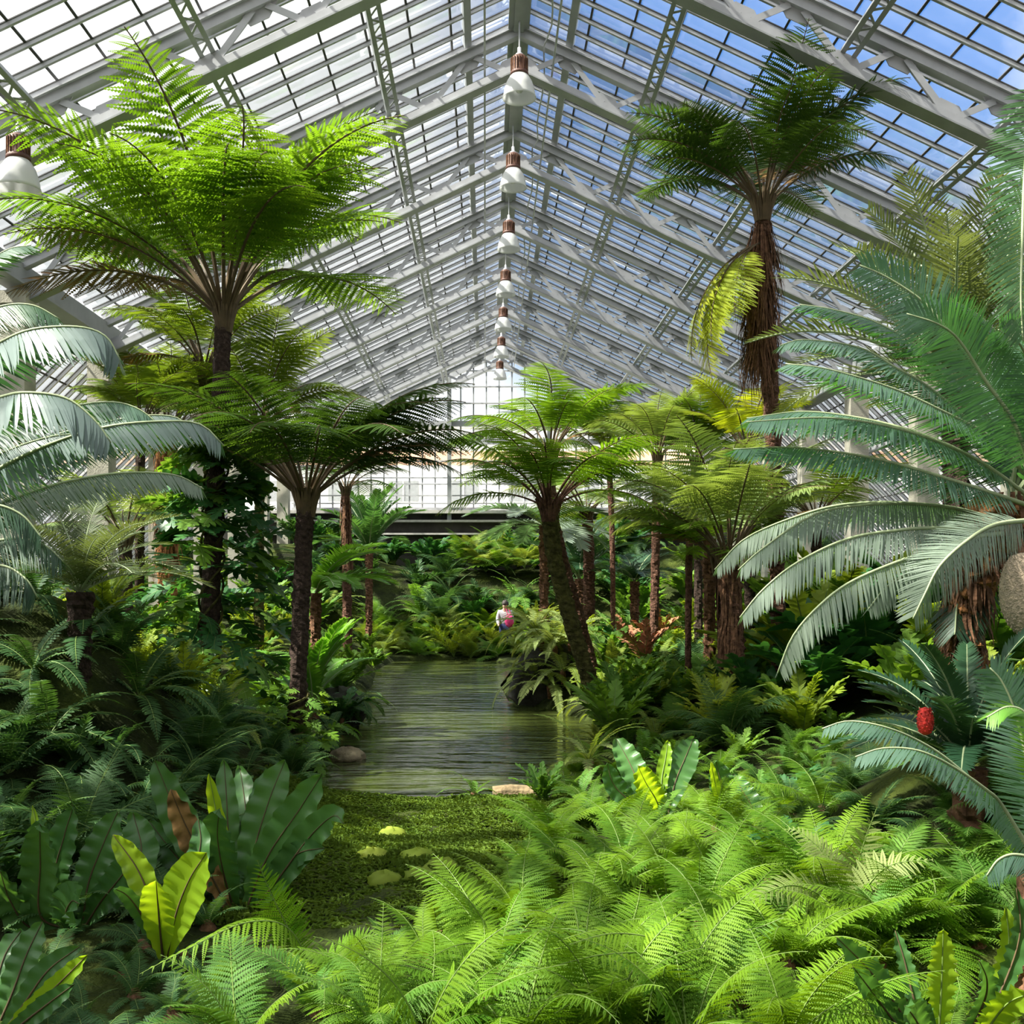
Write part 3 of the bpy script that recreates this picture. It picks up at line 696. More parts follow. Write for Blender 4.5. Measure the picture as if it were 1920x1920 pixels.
T7 = tree_fern('tallest tree fern reaching the right roof glass, hung with brown fibres', [base_at(1462, 15.2), P(1458, 1100, 15.2), P(1450, 850, 15.0), P(1440, 650, 14.6), P(1432, 500, 14.2), P(1430, 385, 14.0)], .11, .11, 26, 2.15, 'tree_fern_dark', (1, 2, 1, 0, 2, 1), seed=23, bark='bark_red')
T8 = tree_fern('yellow green tree fern crown below the tallest one', [base_at(1408, 19), P(1406, 1100, 19), P(1402, 930, 19), P(1400, 845, 19)], .10, .10, 16, 1.75, 'tree_fern_yellow', (0, 1, 1, 2), seed=29, dead=[(2.5, 30, .5)])
T9 = tree_fern('olive tree fern with orange fibrous trunk beside the second pillar', [base_at(316, 22.5), P(314, 1080, 22.5), P(312, 930, 22.5), P(312, 820, 22.5)], .19, .22, 18, 2.6, 'tree_fern_olive', (0, 0, 1, 1, 2), seed=31, bark='fibre_orange', dead=[(3.2, 40, .9), (4.2, 40, .9)])
T9b = tree_fern('green tree fern crown behind the tall slim trunk', [base_at(400, 18), P(398, 1000, 18), P(392, 800, 18), P(384, 690, 18)], .12, .12, 18, 2.2, 'tree_fern_olive', (0, 1, 1, 2), seed=33, bark='bark_moss', dead=[(3.3, 35, .8)])
T11 = tree_fern('tree fern with reddish trunk standing before the far rosette cycad', [base_at(652, 26), P(650, 1060, 26), P(649, 980, 26), P(648, 915, 26)], .12, .11, 14, 1.9, 'tree_fern_dark', (1, 2, 2, 3), seed=37, bark='bark_red')
T12 = tree_fern('small reddish tree fern behind the leaning pair', [base_at(1105, 24), P(1104, 1050, 24), P(1100, 960, 24)], .13, .13, 14, 2.2, 'tree_fern_pale', (1, 2, 3, 2), seed=41, bark='bark_red')
T13 = tree_fern('pale feathery tree fern low among the left pillars', [base_at(238, 16.5), P(236, 1050, 16.5), P(234, 1010, 16.5)], .10, .10, 15, 1.75, 'tree_fern_pale', (1, 2, 1, 2, 3), seed=43)

tree_fern('pale tree fern crown left of the stout shaggy trunk', [base_at(1290, 16.6), P(1291, 1110, 16.6), P(1294, 985, 16.6)], .045, .06, 18, 1.6, 'tree_fern_pale', (1, 2, 1, 2, 3), seed=81, bark='bark_red')
tree_fern('olive tree fern crown right of the stout shaggy trunk', [base_at(1535, 17.5), P(1533, 1100, 17.5), P(1530, 975, 17.5)], .09, .09, 18, 1.9, 'tree_fern_olive', (1, 2, 2, 3, 1), seed=83, bark='bark', dead=[(3.4, 30, .8), (4.4, 30, .8)])
tree_fern('feathery tree fern crown between the leaning pair and the slender trunk', [base_at(1150, 22), P(1148, 1020, 22), P(1142, 870, 22)], .05, .06, 18, 2.0, 'tree_fern_olive', (1, 2, 1, 2, 0), seed=85, bark='bark_red', dead=[(4.6, 40, .7)])
tree_fern('bright tree fern crown right of the slender trunk', [base_at(1310, 20.5), P(1309, 1000, 20.5), P(1306, 870, 20.5)], .085, .085, 17, 1.8, 'tree_fern', (0, 1, 1, 2, 1), seed=87, bark='bark')
tree_fern('olive tree fern crown between the tall slim and the dark spreading ones', [base_at(486, 18.5), P(486, 1000, 18.5), P(488, 800, 18.5)], .09, .09, 18, 2.1, 'tree_fern_olive', (0, 1, 1, 2, 2), seed=89, bark='bark_moss', dead=[(3.4, 40, .7), (.3, 40, .7)])
tree_fern('small green tree fern crown in front of the first left pillars', [base_at(262, 18.0), P(262, 980, 18.0), P(264, 800, 18.0)], .08, .08, 16, 1.7, 'tree_fern_olive', (0, 1, 1, 2), seed=91, bark='bark')

def skirts():
    random.seed(5)
    b = MB(); base = np.array(T7.location); pts = rel([P(1428, 420, 14.1), P(1424, 500, 14.2), P(1428, 600, 14.5), P(1424, 640, 14.5)], base); fibres(b, pts, .13, 900, .5, 1.1, .011, 0, .45)
    o = link('fibre_skirt', b.mesh('fibre_skirt', 'fibre_brown'), T7); o['label'] = 'shaggy skirt of hanging brown fibres'; o['kind'] = 'stuff'
    for az, tl, sz in ((3.1, -20, 1.2), (2.8, -24, 1.1), (3.5, -22, 1.1), (2.4, -20, .9), (3.9, -20, .9), (3.25, -30, 1.3)):
        place_frond(T7, tf_frond('tree_fern_yellow', 4, 'stalk'), az, tl, 1.7 * sz, rel([P(1428, 455, 14.0)], base)[0], 0, 'hanging_frond')
    for az, tl, sz in ((.5, 20, .9), (.9, 10, .95), (.1, 25, .8)):
        place_frond(T7, tf_frond('dead_frond', 0, 'stalk'), az, -tl, 2.0 * sz, rel([P(1430, 390, 14.0)], base)[0], 0, 'dead_frond')
    base = np.array(T6.location); b = MB(); fibres(b, rel([P(1376, 1380, 14.4), P(1370, 1150, 14.4), P(1366, 1060, 14.4)], base), .16, 330, .3, .8, .022, 0, .1)
    o = link('bark_strips', b.mesh('bark_strips', 'fibre_brown'), T6); o['kind'] = 'stuff'
    base = np.array(T9.location); b = MB(); fibres(b, rel([P(314, 1040, 22.5), P(312, 830, 22.5)], base), .22, 420, .4, .9, .02, 0, .35)
    o = link('fibre_skirt', b.mesh('fibre_skirt', 'fibre_orange'), T9); o['kind'] = 'stuff'
    base = np.array(T11.location); b = MB(); fibres(b, rel([P(652, 1060, 26), P(648, 930, 26)], base), .12, 150, .3, .7, .02, 0, .2)
    o = link('bark_strips', b.mesh('bark_strips', 'fibre_brown'), T11); o['kind'] = 'stuff'
skirts()

# ------------------------------------------------------------------ large cycads with individually shaped fronds
def cycad(label, base, fronds, mat, name='cycad', n=118, lm=.27, w=.021, rad=.016):
    base = np.asarray(base); t = thing(name, label, 'cycad', base)
    for fr in fronds:
        ctrl = fr['c']; kw = {**dict(n=n, lmax=lm, w=w, lift=-35, droop=.12, up=(0, -.25, 1), start=.10), **{k: v for k, v in fr.items() if k not in ('c', 'm', 'name')}}
        b = MB(); pp = spline(rel(ctrl, base), 40); kw['w'] = .80 * np.sum(np.linalg.norm(np.diff(pp, axis=0), axis=1)) / kw['n'] * (1.25 if 'w' in fr else 1); pinnate(b, pp, prof='cycad', a0=78, a1=42, rad=0, jit=.035, **kw)
        o = link(fr.get('name', 'frond'), b.mesh('frond', fr.get('m', mat)), t); q = MB(); pp = spline(rel(ctrl, base), 40); q.tube(pp, np.linspace(rad, rad * .25, 40), 6); link('rachis', q.mesh('rachis', 'rachis_pale', True), o)
    return t
random.seed(2); np.random.seed(2)
d = 6.6
CR = cycad('huge blue green cycad with arching fronds filling the right edge', base_at(1850, 7.0), [
    dict(c=[P(1935, 935, 6.9), P(1830, 862, 6.7), P(1702, 809, 6.4), P(1560, 784, 6.2), P(1400, 791, 6.0)], lift=-30),
    dict(c=[P(1930, 925, 7.1), P(1800, 845, 7.2), P(1672, 797, 7.3), P(1520, 772, 7.4), P(1400, 784, 7.5)], lift=-20),
    dict(c=[P(1935, 950, 6.8), P(1800, 905, 6.5), P(1650, 862, 6.3), P(1500, 840, 6.2), P(1375, 842, 6.1)], lift=-30),
    dict(c=[P(1925, 890, 6.9), P(1853, 818, 6.7), P(1760, 768, 6.5), P(1672, 728, 6.4), P(1551, 692, 6.2), P(1473, 682, 6.2)], lift=-28),
    dict(c=[P(1915, 880, 7.1), P(1763, 743, 6.9), P(1680, 690, 6.8), P(1612, 652, 6.8), P(1509, 637, 6.7), P(1462, 648, 6.7)], lift=-25),
    dict(c=[P(1915, 860, 7.2), P(1793, 713, 7.1), P(1720, 650, 7.0), P(1642, 604, 7.0), P(1560, 580, 7.0), P(1500, 571, 7.0)], lift=-22),
    dict(c=[P(1930, 890, 6.8), P(1880, 760, 6.6), P(1823, 683, 6.5), P(1770, 610, 6.4), P(1727, 562, 6.4), P(1660, 518, 6.4), P(1612, 497, 6.4)], lift=8, lift2=-12, up=(.2, 1.0, .35), lmax=.30),
    dict(c=[P(1940, 900, 6.5), P(1900, 790, 6.3), P(1853, 722, 6.2), P(1800, 640, 6.1), P(1760, 608, 6.0), P(1700, 588, 6.0)], lift=5, lift2=-10, up=(.2, 1.0, .3), lmax=.32),
    dict(c=[P(1950, 880, 7.0), P(1925, 760, 7.0), P(1880, 640, 7.0), P(1810, 575, 7.0), P(1740, 560, 7.0)], lift=-15),
    dict(c=[P(1960, 860, 6.4), P(1945, 740, 6.2), P(1915, 650, 6.1), P(1872, 618, 6.0)], lift=0, up=(.2, 1, .3)),
    dict(c=[P(1945, 120, 6.3), P(1922, 320, 6.2), P(1916, 470, 6.1), P(1914, 560, 6.0), P(1918, 640, 6.0)], lift=0, up=(0, 1, .2), lmax=.30, name='hanging_frond', m='cycad_green'),
    dict(c=[P(1880, 978, 7.0), P(1800, 955, 6.8), P(1720, 945, 6.6), P(1623, 947, 6.4), P(1526, 965, 6.3), P(1429, 1029, 6.2), P(1384, 1069, 6.2)], lift=-48, m='cycad_grey', lmax=.22),
    dict(c=[P(1870, 975, 7.4), P(1720, 945, 7.4), P(1590, 945, 7.4), P(1494, 968, 7.4), P(1397, 1010, 7.4), P(1340, 1068, 7.4)], lift=-48, m='cycad_grey', lmax=.22),
    dict(c=[P(1880, 990, 6.8), P(1833, 994, 6.6), P(1760, 990, 6.4), P(1687, 994, 6.2), P(1590, 1010, 6.1), P(1494, 1055, 6.0), P(1429, 1107, 6.0), P(1387, 1158, 6.0)], lift=-48, m='cycad_grey', lmax=.22),
    dict(c=[P(1880, 1000, 6.7), P(1817, 1010, 6.5), P(1687, 1052, 6.1), P(1590, 1094, 5.9), P(1526, 1145, 5.8), P(1484, 1197, 5.8), P(1458, 1262, 5.8)], lift=-48, m='cycad_grey', lmax=.22),
    dict(c=[P(1860, 1010, 7.2), P(1768, 1042, 7.2), P(1671, 1094, 7.1), P(1628, 1142, 7.0)], lift=-48, m='cycad_grey', lmax=.2, n=50),
    dict(c=[P(1935, 975, 6.2), P(1865, 984, 5.9), P(1810, 1016, 5.7), P(1762, 1061, 5.6), P(1736, 1110, 5.6), P(1712, 1160, 5.6)], lift=-25, lift2=-25, up=(.35, -.8, .6), m='cycad_grey', lmax=.24),
    dict(c=[P(1900, 1000, 7.2), P(1850, 1050, 7.2), P(1800, 1120, 7.1), P(1790, 1190, 7.0)], lift=-30, m='cycad_dark', lmax=.3),
], 'cycad_blue')
base = np.array(CR.location)
link('trunk', trunk_mesh('trunk', rel([base_at(1800, 7.2), P(1800, 1240, 7.2), P(1806, 1150, 7.2), P(1850, 1010, 7.1), P(1880, 940, 7.0)], base), .125, .16, ['fibre_orange'], .3), CR)
b = MB(); fibres(b, rel([P(1800, 1230, 7.2), P(1806, 1150, 7.2), P(1850, 1010, 7.1), P(1895, 925, 7.0)], base), .15, 420, .12, .3, .014, 0, .5)
o = link('leaf_scales', b.mesh('leaf_scales', 'fibre_brown'), CR); o['kind'] = 'stuff'
def tan_cone():
    b = MB(); c = P(1918, 1112, 6.6); k = 0
    prof = [(.02, .26), (.07, .24), (.11, .18), (.135, .08), (.14, -.02), (.125, -.12), (.09, -.2), (.05, -.25), (.015, -.27)]
    b.lathe(prof, 24); t = thing('cycad_cone', 'large tan woolly seed cone hanging at the right edge', 'seed cone', c)
    link('cone_body', b.mesh('cone_body', 'cone_tan', True), t)
    s = MB(); V = []
    for i in range(260):
        z = .24 - .5 * i / 260; r = np.interp(-z, [-p[1] for p in prof], [p[0] for p in prof]); a = i * 2.39996
        o = np.array([math.cos(a), math.sin(a), 0]); tt = np.array([-o[1], o[0], 0]); p = o * r + [0, 0, z]
        V.append([p - tt * .012 + [0, 0, -.008], p + tt * .012 + [0, 0, -.008], p + tt * .012 + [0, 0, .008], p - tt * .012 + [0, 0, .008], p + o * .005])
    s.batch(np.array(V), [(0, 1, 4), (1, 2, 4), (2, 3, 4), (3, 0, 4)]); q = link('cone_scales', s.mesh('cone_scales', 'cone_tan'), t); q['kind'] = 'stuff'
    b = MB(); b.tube([(0, 0, .24), (.02, .1, .34), (.04, .3, .42)], .03, 8); link('stem', b.mesh('stem', 'fibre_brown'), t)
tan_cone()

np.random.seed(12)
CL = cycad('silvery cycad whose long drooping fronds reach in from the left edge', base_at(-150, 6.6), [
    dict(c=[P(-190, 1010, 6.4), P(-60, 915, 6.2), P(0, 877, 6.1), P(100, 830, 6.0), P(200, 800, 5.9), P(300, 790, 5.9), P(375, 795, 5.9), P(420, 836, 5.9)], lift=-62, lmax=.25),
    dict(c=[P(-200, 1040, 6.7), P(-40, 960, 6.7), P(50, 925, 6.7), P(125, 903, 6.7), P(225, 887, 6.7), P(325, 890, 6.7), P(382, 917, 6.7)], lift=-58, lmax=.23, m='cycad_grey'),
    dict(c=[P(-180, 780, 6.3), P(-80, 690, 6.2), P(0, 642, 6.1), P(62, 617, 6.0), P(150, 613, 6.0), P(200, 632, 6.0), P(226, 676, 6.0)], lift=-48, lmax=.32, w=.026, n=60),
    dict(c=[P(-190, 850, 6.0), P(-90, 775, 5.9), P(0, 745, 5.8), P(50, 736, 5.7), P(125, 747, 5.7), P(180, 790, 5.7), P(208, 830, 5.7)], lift=-46, lmax=.30, w=.025, n=56),
    dict(c=[P(-190, 900, 6.9), P(0, 800, 6.9), P(130, 763, 6.9), P(212, 754, 6.9), P(262, 768, 6.9), P(296, 795, 6.9)], lift=-45, lmax=.27, m='cycad_blue'),
    dict(c=[P(-190, 930, 7.2), P(60, 830, 7.2), P(230, 785, 7.2), P(320, 780, 7.2), P(356, 800, 7.2)], lift=-50, lmax=.22),
    dict(c=[P(-200, 960, 7.0), P(-60, 880, 6.9), P(40, 835, 6.8), P(120, 815, 6.8), P(180, 820, 6.8)], lift=-40, lmax=.3),
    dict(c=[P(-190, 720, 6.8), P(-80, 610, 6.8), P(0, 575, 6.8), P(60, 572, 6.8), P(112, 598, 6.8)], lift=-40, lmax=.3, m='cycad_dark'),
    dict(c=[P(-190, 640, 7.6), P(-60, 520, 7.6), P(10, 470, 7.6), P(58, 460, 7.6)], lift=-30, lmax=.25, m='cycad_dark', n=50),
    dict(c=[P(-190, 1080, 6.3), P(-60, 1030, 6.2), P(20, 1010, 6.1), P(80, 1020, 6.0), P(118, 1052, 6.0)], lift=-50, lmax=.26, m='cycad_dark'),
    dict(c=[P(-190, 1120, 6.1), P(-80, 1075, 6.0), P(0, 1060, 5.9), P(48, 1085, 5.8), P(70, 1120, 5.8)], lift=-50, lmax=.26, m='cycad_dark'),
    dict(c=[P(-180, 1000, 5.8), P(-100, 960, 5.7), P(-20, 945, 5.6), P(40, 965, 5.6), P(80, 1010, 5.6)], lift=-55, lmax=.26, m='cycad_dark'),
], 'cycad_silver')
base = np.array(CL.location); link('trunk', trunk_mesh('trunk', rel([base_at(-190, 6.6), P(-195, 1200, 6.6), P(-195, 960, 6.6), P(-195, 780, 6.6)], base), .16, .17, ['fibre_brown'], .2), CL)

np.random.seed(21)
CD = cycad('low blue green cycad sending two arched fronds in from the lower right corner', base_at(1945, 5.2), [
    dict(c=[P(1950, 1620, 5.0), P(1880, 1520, 4.95), P(1784, 1430, 4.9), P(1720, 1388, 4.85), P(1655, 1362, 4.8), P(1590, 1352, 4.8), P(1542, 1366, 4.8)], lift=-18, lift2=-40, lmax=.15, up=(0, -.6, 1)),
    dict(c=[P(1950, 1630, 4.6), P(1881, 1514, 4.55), P(1849, 1481, 4.5), P(1784, 1436, 4.45), P(1720, 1407, 4.4), P(1655, 1403, 4.4), P(1604, 1419, 4.4)], lift=-15, lift2=-45, lmax=.15, up=(0, -.6, 1)),
    dict(c=[P(1960, 1600, 4.7), P(1930, 1450, 4.6), P(1905, 1340, 4.6), P(1880, 1280, 4.6), P(1856, 1252, 4.6)], lift=-15, lmax=.19, up=(-.5, -.9, .3), w=.03),
    dict(c=[P(1965, 1500, 4.4), P(1945, 1400, 4.3), P(1925, 1340, 4.3), P(1890, 1325, 4.3), P(1850, 1345, 4.3)], lift=-20, lmax=.14, m='cycad_bright', n=50),
    dict(c=[P(1990, 1700, 4.2), P(1945, 1620, 4.2), P(1905, 1602, 4.2), P(1872, 1612, 4.2), P(1850, 1642, 4.2)], lift=-45, lmax=.12, n=50),
], 'cycad_blue', n=80, w=.016, rad=.012)
base = np.array(CD.location); link('trunk', trunk_mesh('trunk', rel([base_at(1960, 5.0), P(1960, 1620, 4.95)], base), .12, .12, ['fibre_brown'], .25), CD)

def rosette_cycad(label, base, L, n, mat, vs=(0, 1, 1, 2, 2), seed=1, lm=.16, trunk=None, az=None, name='rosette_cycad', trunk_mat='fibre_brown', cyc=None, w=.022):
    random.seed(seed); np.random.seed(seed); base = np.asarray(base); t = thing(name, label, 'cycad', base); top = np.zeros(3)
    if trunk:
        link('trunk', trunk_mesh('trunk', [(0, 0, -.1), (0, 0, trunk)], .085, .11, [trunk_mat], .25), t); top = np.array([0, 0, trunk])
    for i in range(n):
        a = (az[0] + (az[1] - az[0]) * random.random()) if az else i * 2.39996 + random.uniform(-.15, .15)
        place_frond(t, cyc_frond(mat, vs[i % len(vs)], lm, w), a, random.uniform(-6, 6), L * random.uniform(.85, 1.1), top)
    return t
def onb(x, y, d):  # base on ground, so that the crown sits at pixel y
    b_ = base_at(x, d); return b_, max(.05, P(x, y, d)[2] - b_[2])
b_, h = onb(692, 1035, 30); rosette_cycad('stiff blue green rosette cycad in front of the far wall ledges', b_, 2.05, 26, 'cycad_green', (0, 0, 1, 1, 2), 51, trunk=h)
b_, h = onb(592, 1112, 20); rosette_cycad('bright cycad with pale leaning fronds right of the dark tree fern trunk', b_, 1.65, 16, 'cycad_bright', (1, 2, 1, 2), 53, trunk=h, az=(-1.3, 1.0), lm=.19)
b_, h = onb(1085, 1085, 26); rosette_cycad('deep blue cycad behind the leaning trunks', b_, 1.9, 18, 'cycad_dark', (0, 1, 1, 2), 55, trunk=h, lm=.2)
b_, h = onb(1190, 1090, 24); rosette_cycad('blue green cycad right of the leaning trunks', b_, 1.3, 12, 'cycad_dark', (1, 2, 2), 56, trunk=h, lm=.24)
b_, h = onb(1020, 985, 23); rosette_cycad('grey drooping cycad fronds left of the leaning trunks', b_, 1.7, 14, 'cycad_grey', (2, 3, 3, 2), 57, trunk=h, lm=.24)
b_, h = onb(1815, 1440, 6.4); rosette_cycad('dark rosette cycad with a red cone behind the low blue one', b_, .95, 30, 'cycad_dark', (0, 1, 1, 2, 2, 1), 59, trunk=max(h, .1), lm=.15)
b_, h = onb(586, 1318, 15.2); rosette_cycad('light green rosette with broad upright fronds on the pond left bank', b_, 1.4, 20, 'cycad_bright', (0, 1, 1, 0, 2), 61, trunk=h, lm=.15, w=.034)
b_, h = onb(1790, 735, 9.4); rosette_cycad('tall olive palm like cycad behind the huge one', b_, 1.95, 30, 'palm_olive', (0, 0, 1, 1, 2), 63, trunk=h, lm=.17, w=.011, trunk_mat='bark')
b_, h = onb(1330, 1010, 18); rosette_cycad('grey green cycad low behind the stout shaggy trunk', b_, 1.2, 12, 'cycad_grey', (1, 2, 2), 65, trunk=h)
b_, h = onb(150, 1110, 9.2); rosette_cycad('dark olive palm fronds rising above the left fern mound', b_, 1.1, 20, 'palm_olive', (1, 1, 2, 2, 0), 67, trunk=h, lm=.2, w=.012, trunk_mat='bark')
def red_cone():
    t = thing('red_cone', 'small bright red cone in the dark rosette cycad', 'seed cone', P(1735, 1352, 6.2)); b = MB()
    b.lathe([(.005, .085), (.03, .075), (.045, .03), (.047, -.02), (.035, -.07), (.01, -.085)], 14); link('cone_body', b.mesh('cone_body', 'cone_red', True), t)
    s = MB(); V = []
    for i in range(70):
        z = .075 - .15 * i / 70; r = .045 * math.sqrt(max(.1, 1 - (z / .095) ** 2)); a = i * 2.4; o = np.array([math.cos(a), math.sin(a), 0]); tt = np.array([-o[1], o[0], 0]); p = o * r + [0, 0, z]
        V.append([p - tt * .008, p + tt * .008, p + [0, 0, .01], p + o * .01])
    s.batch(np.array(V), [(0, 1, 3), (1, 2, 3), (2, 0, 3)]); q = link('cone_scales', s.mesh('cone_scales', 'cone_red'), t); q['kind'] = 'stuff'
red_cone()

# ------------------------------------------------------------------ bird's nest ferns: every leaf shaped and placed
def nest(label, base, leaves, mat='nest', name='birds_nest_fern', up=(0, -1, .35)):
    base = np.asarray(base); t = thing(name, label, 'fern', base)
    for lf in leaves:
        b = MB(); kw = dict(wave=lf.get('wave', .10), nw=lf.get('nw', 9), cup=lf.get('cup', .18), serr=lf.get('serr', 0), prof=lf.get('prof'))
        strap(b, spline(rel(lf['c'], base), 40), lf.get('w', .16), lf.get('up', up), mid=0, **kw)
        o = link('leaf', b.mesh('leaf', lf.get('m', mat), True), t); q = MB(); pp = spline(rel(lf['c'], base), 40); T_, S_, N_ = frame(pp, lf.get('up', up)); q.tube(pp + N_ * .003, np.linspace(.008, .002, 40), 5); link('midrib', q.mesh('midrib', lf.get('rib', 'stalk'), True), o)
        if 'label' in lf: o['label'] = lf['label']
    return t
random.seed(4)
def L_(d0, *pts, d1=None, **k):   # leaf through pixels; depth runs d0 -> d1
    n = len(pts); d1 = d0 if d1 is None else d1
    return dict(c=[P(x, y, d0 + (d1 - d0) * i / (n - 1)) for i, (x, y) in enumerate(pts)], **k)
nest('big dark bird\'s nest fern with tall wavy leaves left of the moss lawn', base_at(450, 6.9), [
    L_(6.9, (440, 1725), (430, 1600), (425, 1500), (420, 1425), d1=7.2, w=.17),
    L_(6.9, (450, 1725), (475, 1600), (505, 1500), (535, 1425), d1=7.1, w=.27),
    L_(6.8, (455, 1725), (500, 1610), (560, 1520), (605, 1450), d1=6.7, w=.25),
    L_(6.8, (445, 1725), (420, 1640), (408, 1570), (412, 1515), d1=6.4, w=.25, cup=.3),
    L_(6.9, (450, 1725), (470, 1620), (490, 1530), (500, 1445), d1=7.5, w=.24),
    L_(6.8, (460, 1725), (520, 1650), (580, 1570), (625, 1530), (645, 1545), d1=6.4, w=.22),
    L_(6.8, (440, 1725), (380, 1620), (330, 1520), (290, 1425), d1=6.9, w=.24),
    L_(6.9, (440, 1725), (360, 1640), (310, 1580), (280, 1540), d1=7.0, w=.22),
    L_(6.7, (440, 1725), (390, 1630), (345, 1540), (320, 1480), d1=6.5, w=.18, m='dead_frond', wave=.16),
    L_(6.9, (445, 1725), (425, 1620), (405, 1520), (392, 1450), d1=6.8, w=.11, m='nest_bright', rib='stalk_green'),
    L_(6.9, (450, 1725), (520, 1640), (560, 1600), (610, 1590), d1=6.5, w=.18),
    L_(6.9, (450, 1725), (470, 1610), (460, 1510), (450, 1440), d1=7.8, w=.22),
], 'nest')
nest('bird\'s nest fern with broad blue green leaves at the left edge', base_at(150, 6.2), [
    L_(6.2, (150, 1745), (80, 1650), (75, 1580), (78, 1535), d1=6.0, w=.2),
    L_(6.2, (150, 1745), (78, 1720), (76, 1620), (75, 1545), d1=5.8, w=.24),
    L_(6.2, (150, 1745), (105, 1650), (120, 1570), (138, 1512), d1=6.2, w=.2),
    L_(6.2, (155, 1745), (165, 1660), (195, 1580), (222, 1520), d1=6.3, w=.22),
    L_(6.2, (150, 1745), (60, 1740), (20, 1690), (0, 1630), d1=5.9, w=.2),
    L_(6.2, (155, 1745), (190, 1690), (230, 1640), (262, 1590), d1=6.0, w=.2),
    L_(6.1, (150, 1745), (125, 1715), (135, 1690), (150, 1695), d1=5.6, w=.24),
    L_(6.2, (150, 1745), (85, 1640), (70, 1560), (62, 1510), d1=6.3, w=.07, m='nest_bright', rib='stalk_green'),
    L_(6.2, (155, 1745), (230, 1660), (265, 1600), (250, 1525), d1=6.6, w=.24),
], 'nest')
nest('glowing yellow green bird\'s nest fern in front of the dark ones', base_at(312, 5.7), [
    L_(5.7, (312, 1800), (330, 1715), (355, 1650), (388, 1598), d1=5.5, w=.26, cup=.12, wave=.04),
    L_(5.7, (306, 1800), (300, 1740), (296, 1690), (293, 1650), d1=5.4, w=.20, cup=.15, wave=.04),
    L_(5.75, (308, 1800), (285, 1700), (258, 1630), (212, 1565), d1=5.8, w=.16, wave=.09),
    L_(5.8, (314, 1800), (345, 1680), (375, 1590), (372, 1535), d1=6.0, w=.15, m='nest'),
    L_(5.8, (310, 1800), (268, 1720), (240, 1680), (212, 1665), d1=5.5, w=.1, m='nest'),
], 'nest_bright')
nest('ribbed bird\'s nest fern with long leaning leaves in the lower left corner', base_at(-20, 4.9), [
    L_(4.9, (-20, 1960), (20, 1870), (50, 1790), (80, 1728), d1=5.1, w=.16, wave=.1),
    L_(4.8, (-15, 1965), (40, 1890), (90, 1820), (150, 1775), d1=4.9, w=.13, wave=.1),
    L_(4.7, (-10, 1965), (40, 1910), (95, 1860), (165, 1790), d1=4.6, w=.1, wave=.12, m='nest_bright'),
    L_(4.9, (-25, 1960), (-10, 1860), (10, 1790), (40, 1745), d1=5.2, w=.15, wave=.1),
    L_(4.6, (-10, 1970), (30, 1930), (80, 1890), (140, 1845), d1=4.5, w=.1, wave=.12),
], 'nest')
nest('strap leaved fern with saw edged bright leaves in the lower right corner', base_at(1760, 4.8), [
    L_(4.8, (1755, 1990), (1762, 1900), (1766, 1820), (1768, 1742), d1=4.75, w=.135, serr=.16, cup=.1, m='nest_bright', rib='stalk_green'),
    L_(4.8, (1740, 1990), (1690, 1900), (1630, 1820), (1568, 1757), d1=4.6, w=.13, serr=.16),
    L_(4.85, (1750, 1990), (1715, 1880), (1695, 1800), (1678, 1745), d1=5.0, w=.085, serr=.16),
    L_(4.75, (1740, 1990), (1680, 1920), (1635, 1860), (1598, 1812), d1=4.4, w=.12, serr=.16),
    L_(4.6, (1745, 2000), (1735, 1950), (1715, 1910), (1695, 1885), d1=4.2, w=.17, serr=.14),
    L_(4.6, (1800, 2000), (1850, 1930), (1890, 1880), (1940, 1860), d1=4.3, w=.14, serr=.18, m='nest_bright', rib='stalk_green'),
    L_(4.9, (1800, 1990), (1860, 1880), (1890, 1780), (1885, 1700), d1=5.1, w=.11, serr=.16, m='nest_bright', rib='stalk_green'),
    L_(4.9, (1810, 1990), (1880, 1850), (1912, 1750), (1905, 1665), d1=4.9, w=.1, serr=.16),
    L_(4.7, (1790, 1990), (1840, 1890), (1850, 1840), (1835, 1800), d1=4.4, w=.1, serr=.16),
], 'nest', name='strap_fern')
nest('bird\'s nest fern with one bright torn leaf right of the pond', base_at(1245, 9.2), [
    L_(9.2, (1245, 1540), (1230, 1500), (1212, 1470), (1196, 1437), d1=8.8, w=.24, m='nest_bright', rib='stalk_green', cup=.05),
    L_(9.2, (1245, 1540), (1240, 1470), (1248, 1420), (1252, 1390), d1=9.6, w=.13, m='nest_bright', rib='stalk_green'),
    L_(9.2, (1245, 1540), (1200, 1470), (1175, 1420), (1155, 1385), d1=9.6, w=.26),
    L_(9.2, (1250, 1540), (1265, 1470), (1285, 1420), (1300, 1385), d1=9.7, w=.26),
    L_(9.2, (1240, 1540), (1180, 1500), (1150, 1470), (1138, 1430), d1=9.2, w=.2),
], 'nest')
nest('upright dark bird\'s nest leaves beside the bright torn one', base_at(1385, 8.7), [
    L_(8.7, (1385, 1570), (1365, 1510), (1350, 1460), (1342, 1425), d1=8.7, w=.24),
    L_(8.7, (1385, 1570), (1350, 1500), (1338, 1455), (1333, 1428), d1=8.5, w=.08, m='nest_bright', rib='stalk_green'),
    L_(8.7, (1388, 1570), (1430, 1530), (1470, 1500), (1502, 1475), d1=8.6, w=.14, m='nest_bright', rib='stalk_green'),
    L_(8.7, (1388, 1570), (1410, 1520), (1390, 1480), (1375, 1450), d1=9.0, w=.2),
], 'nest')

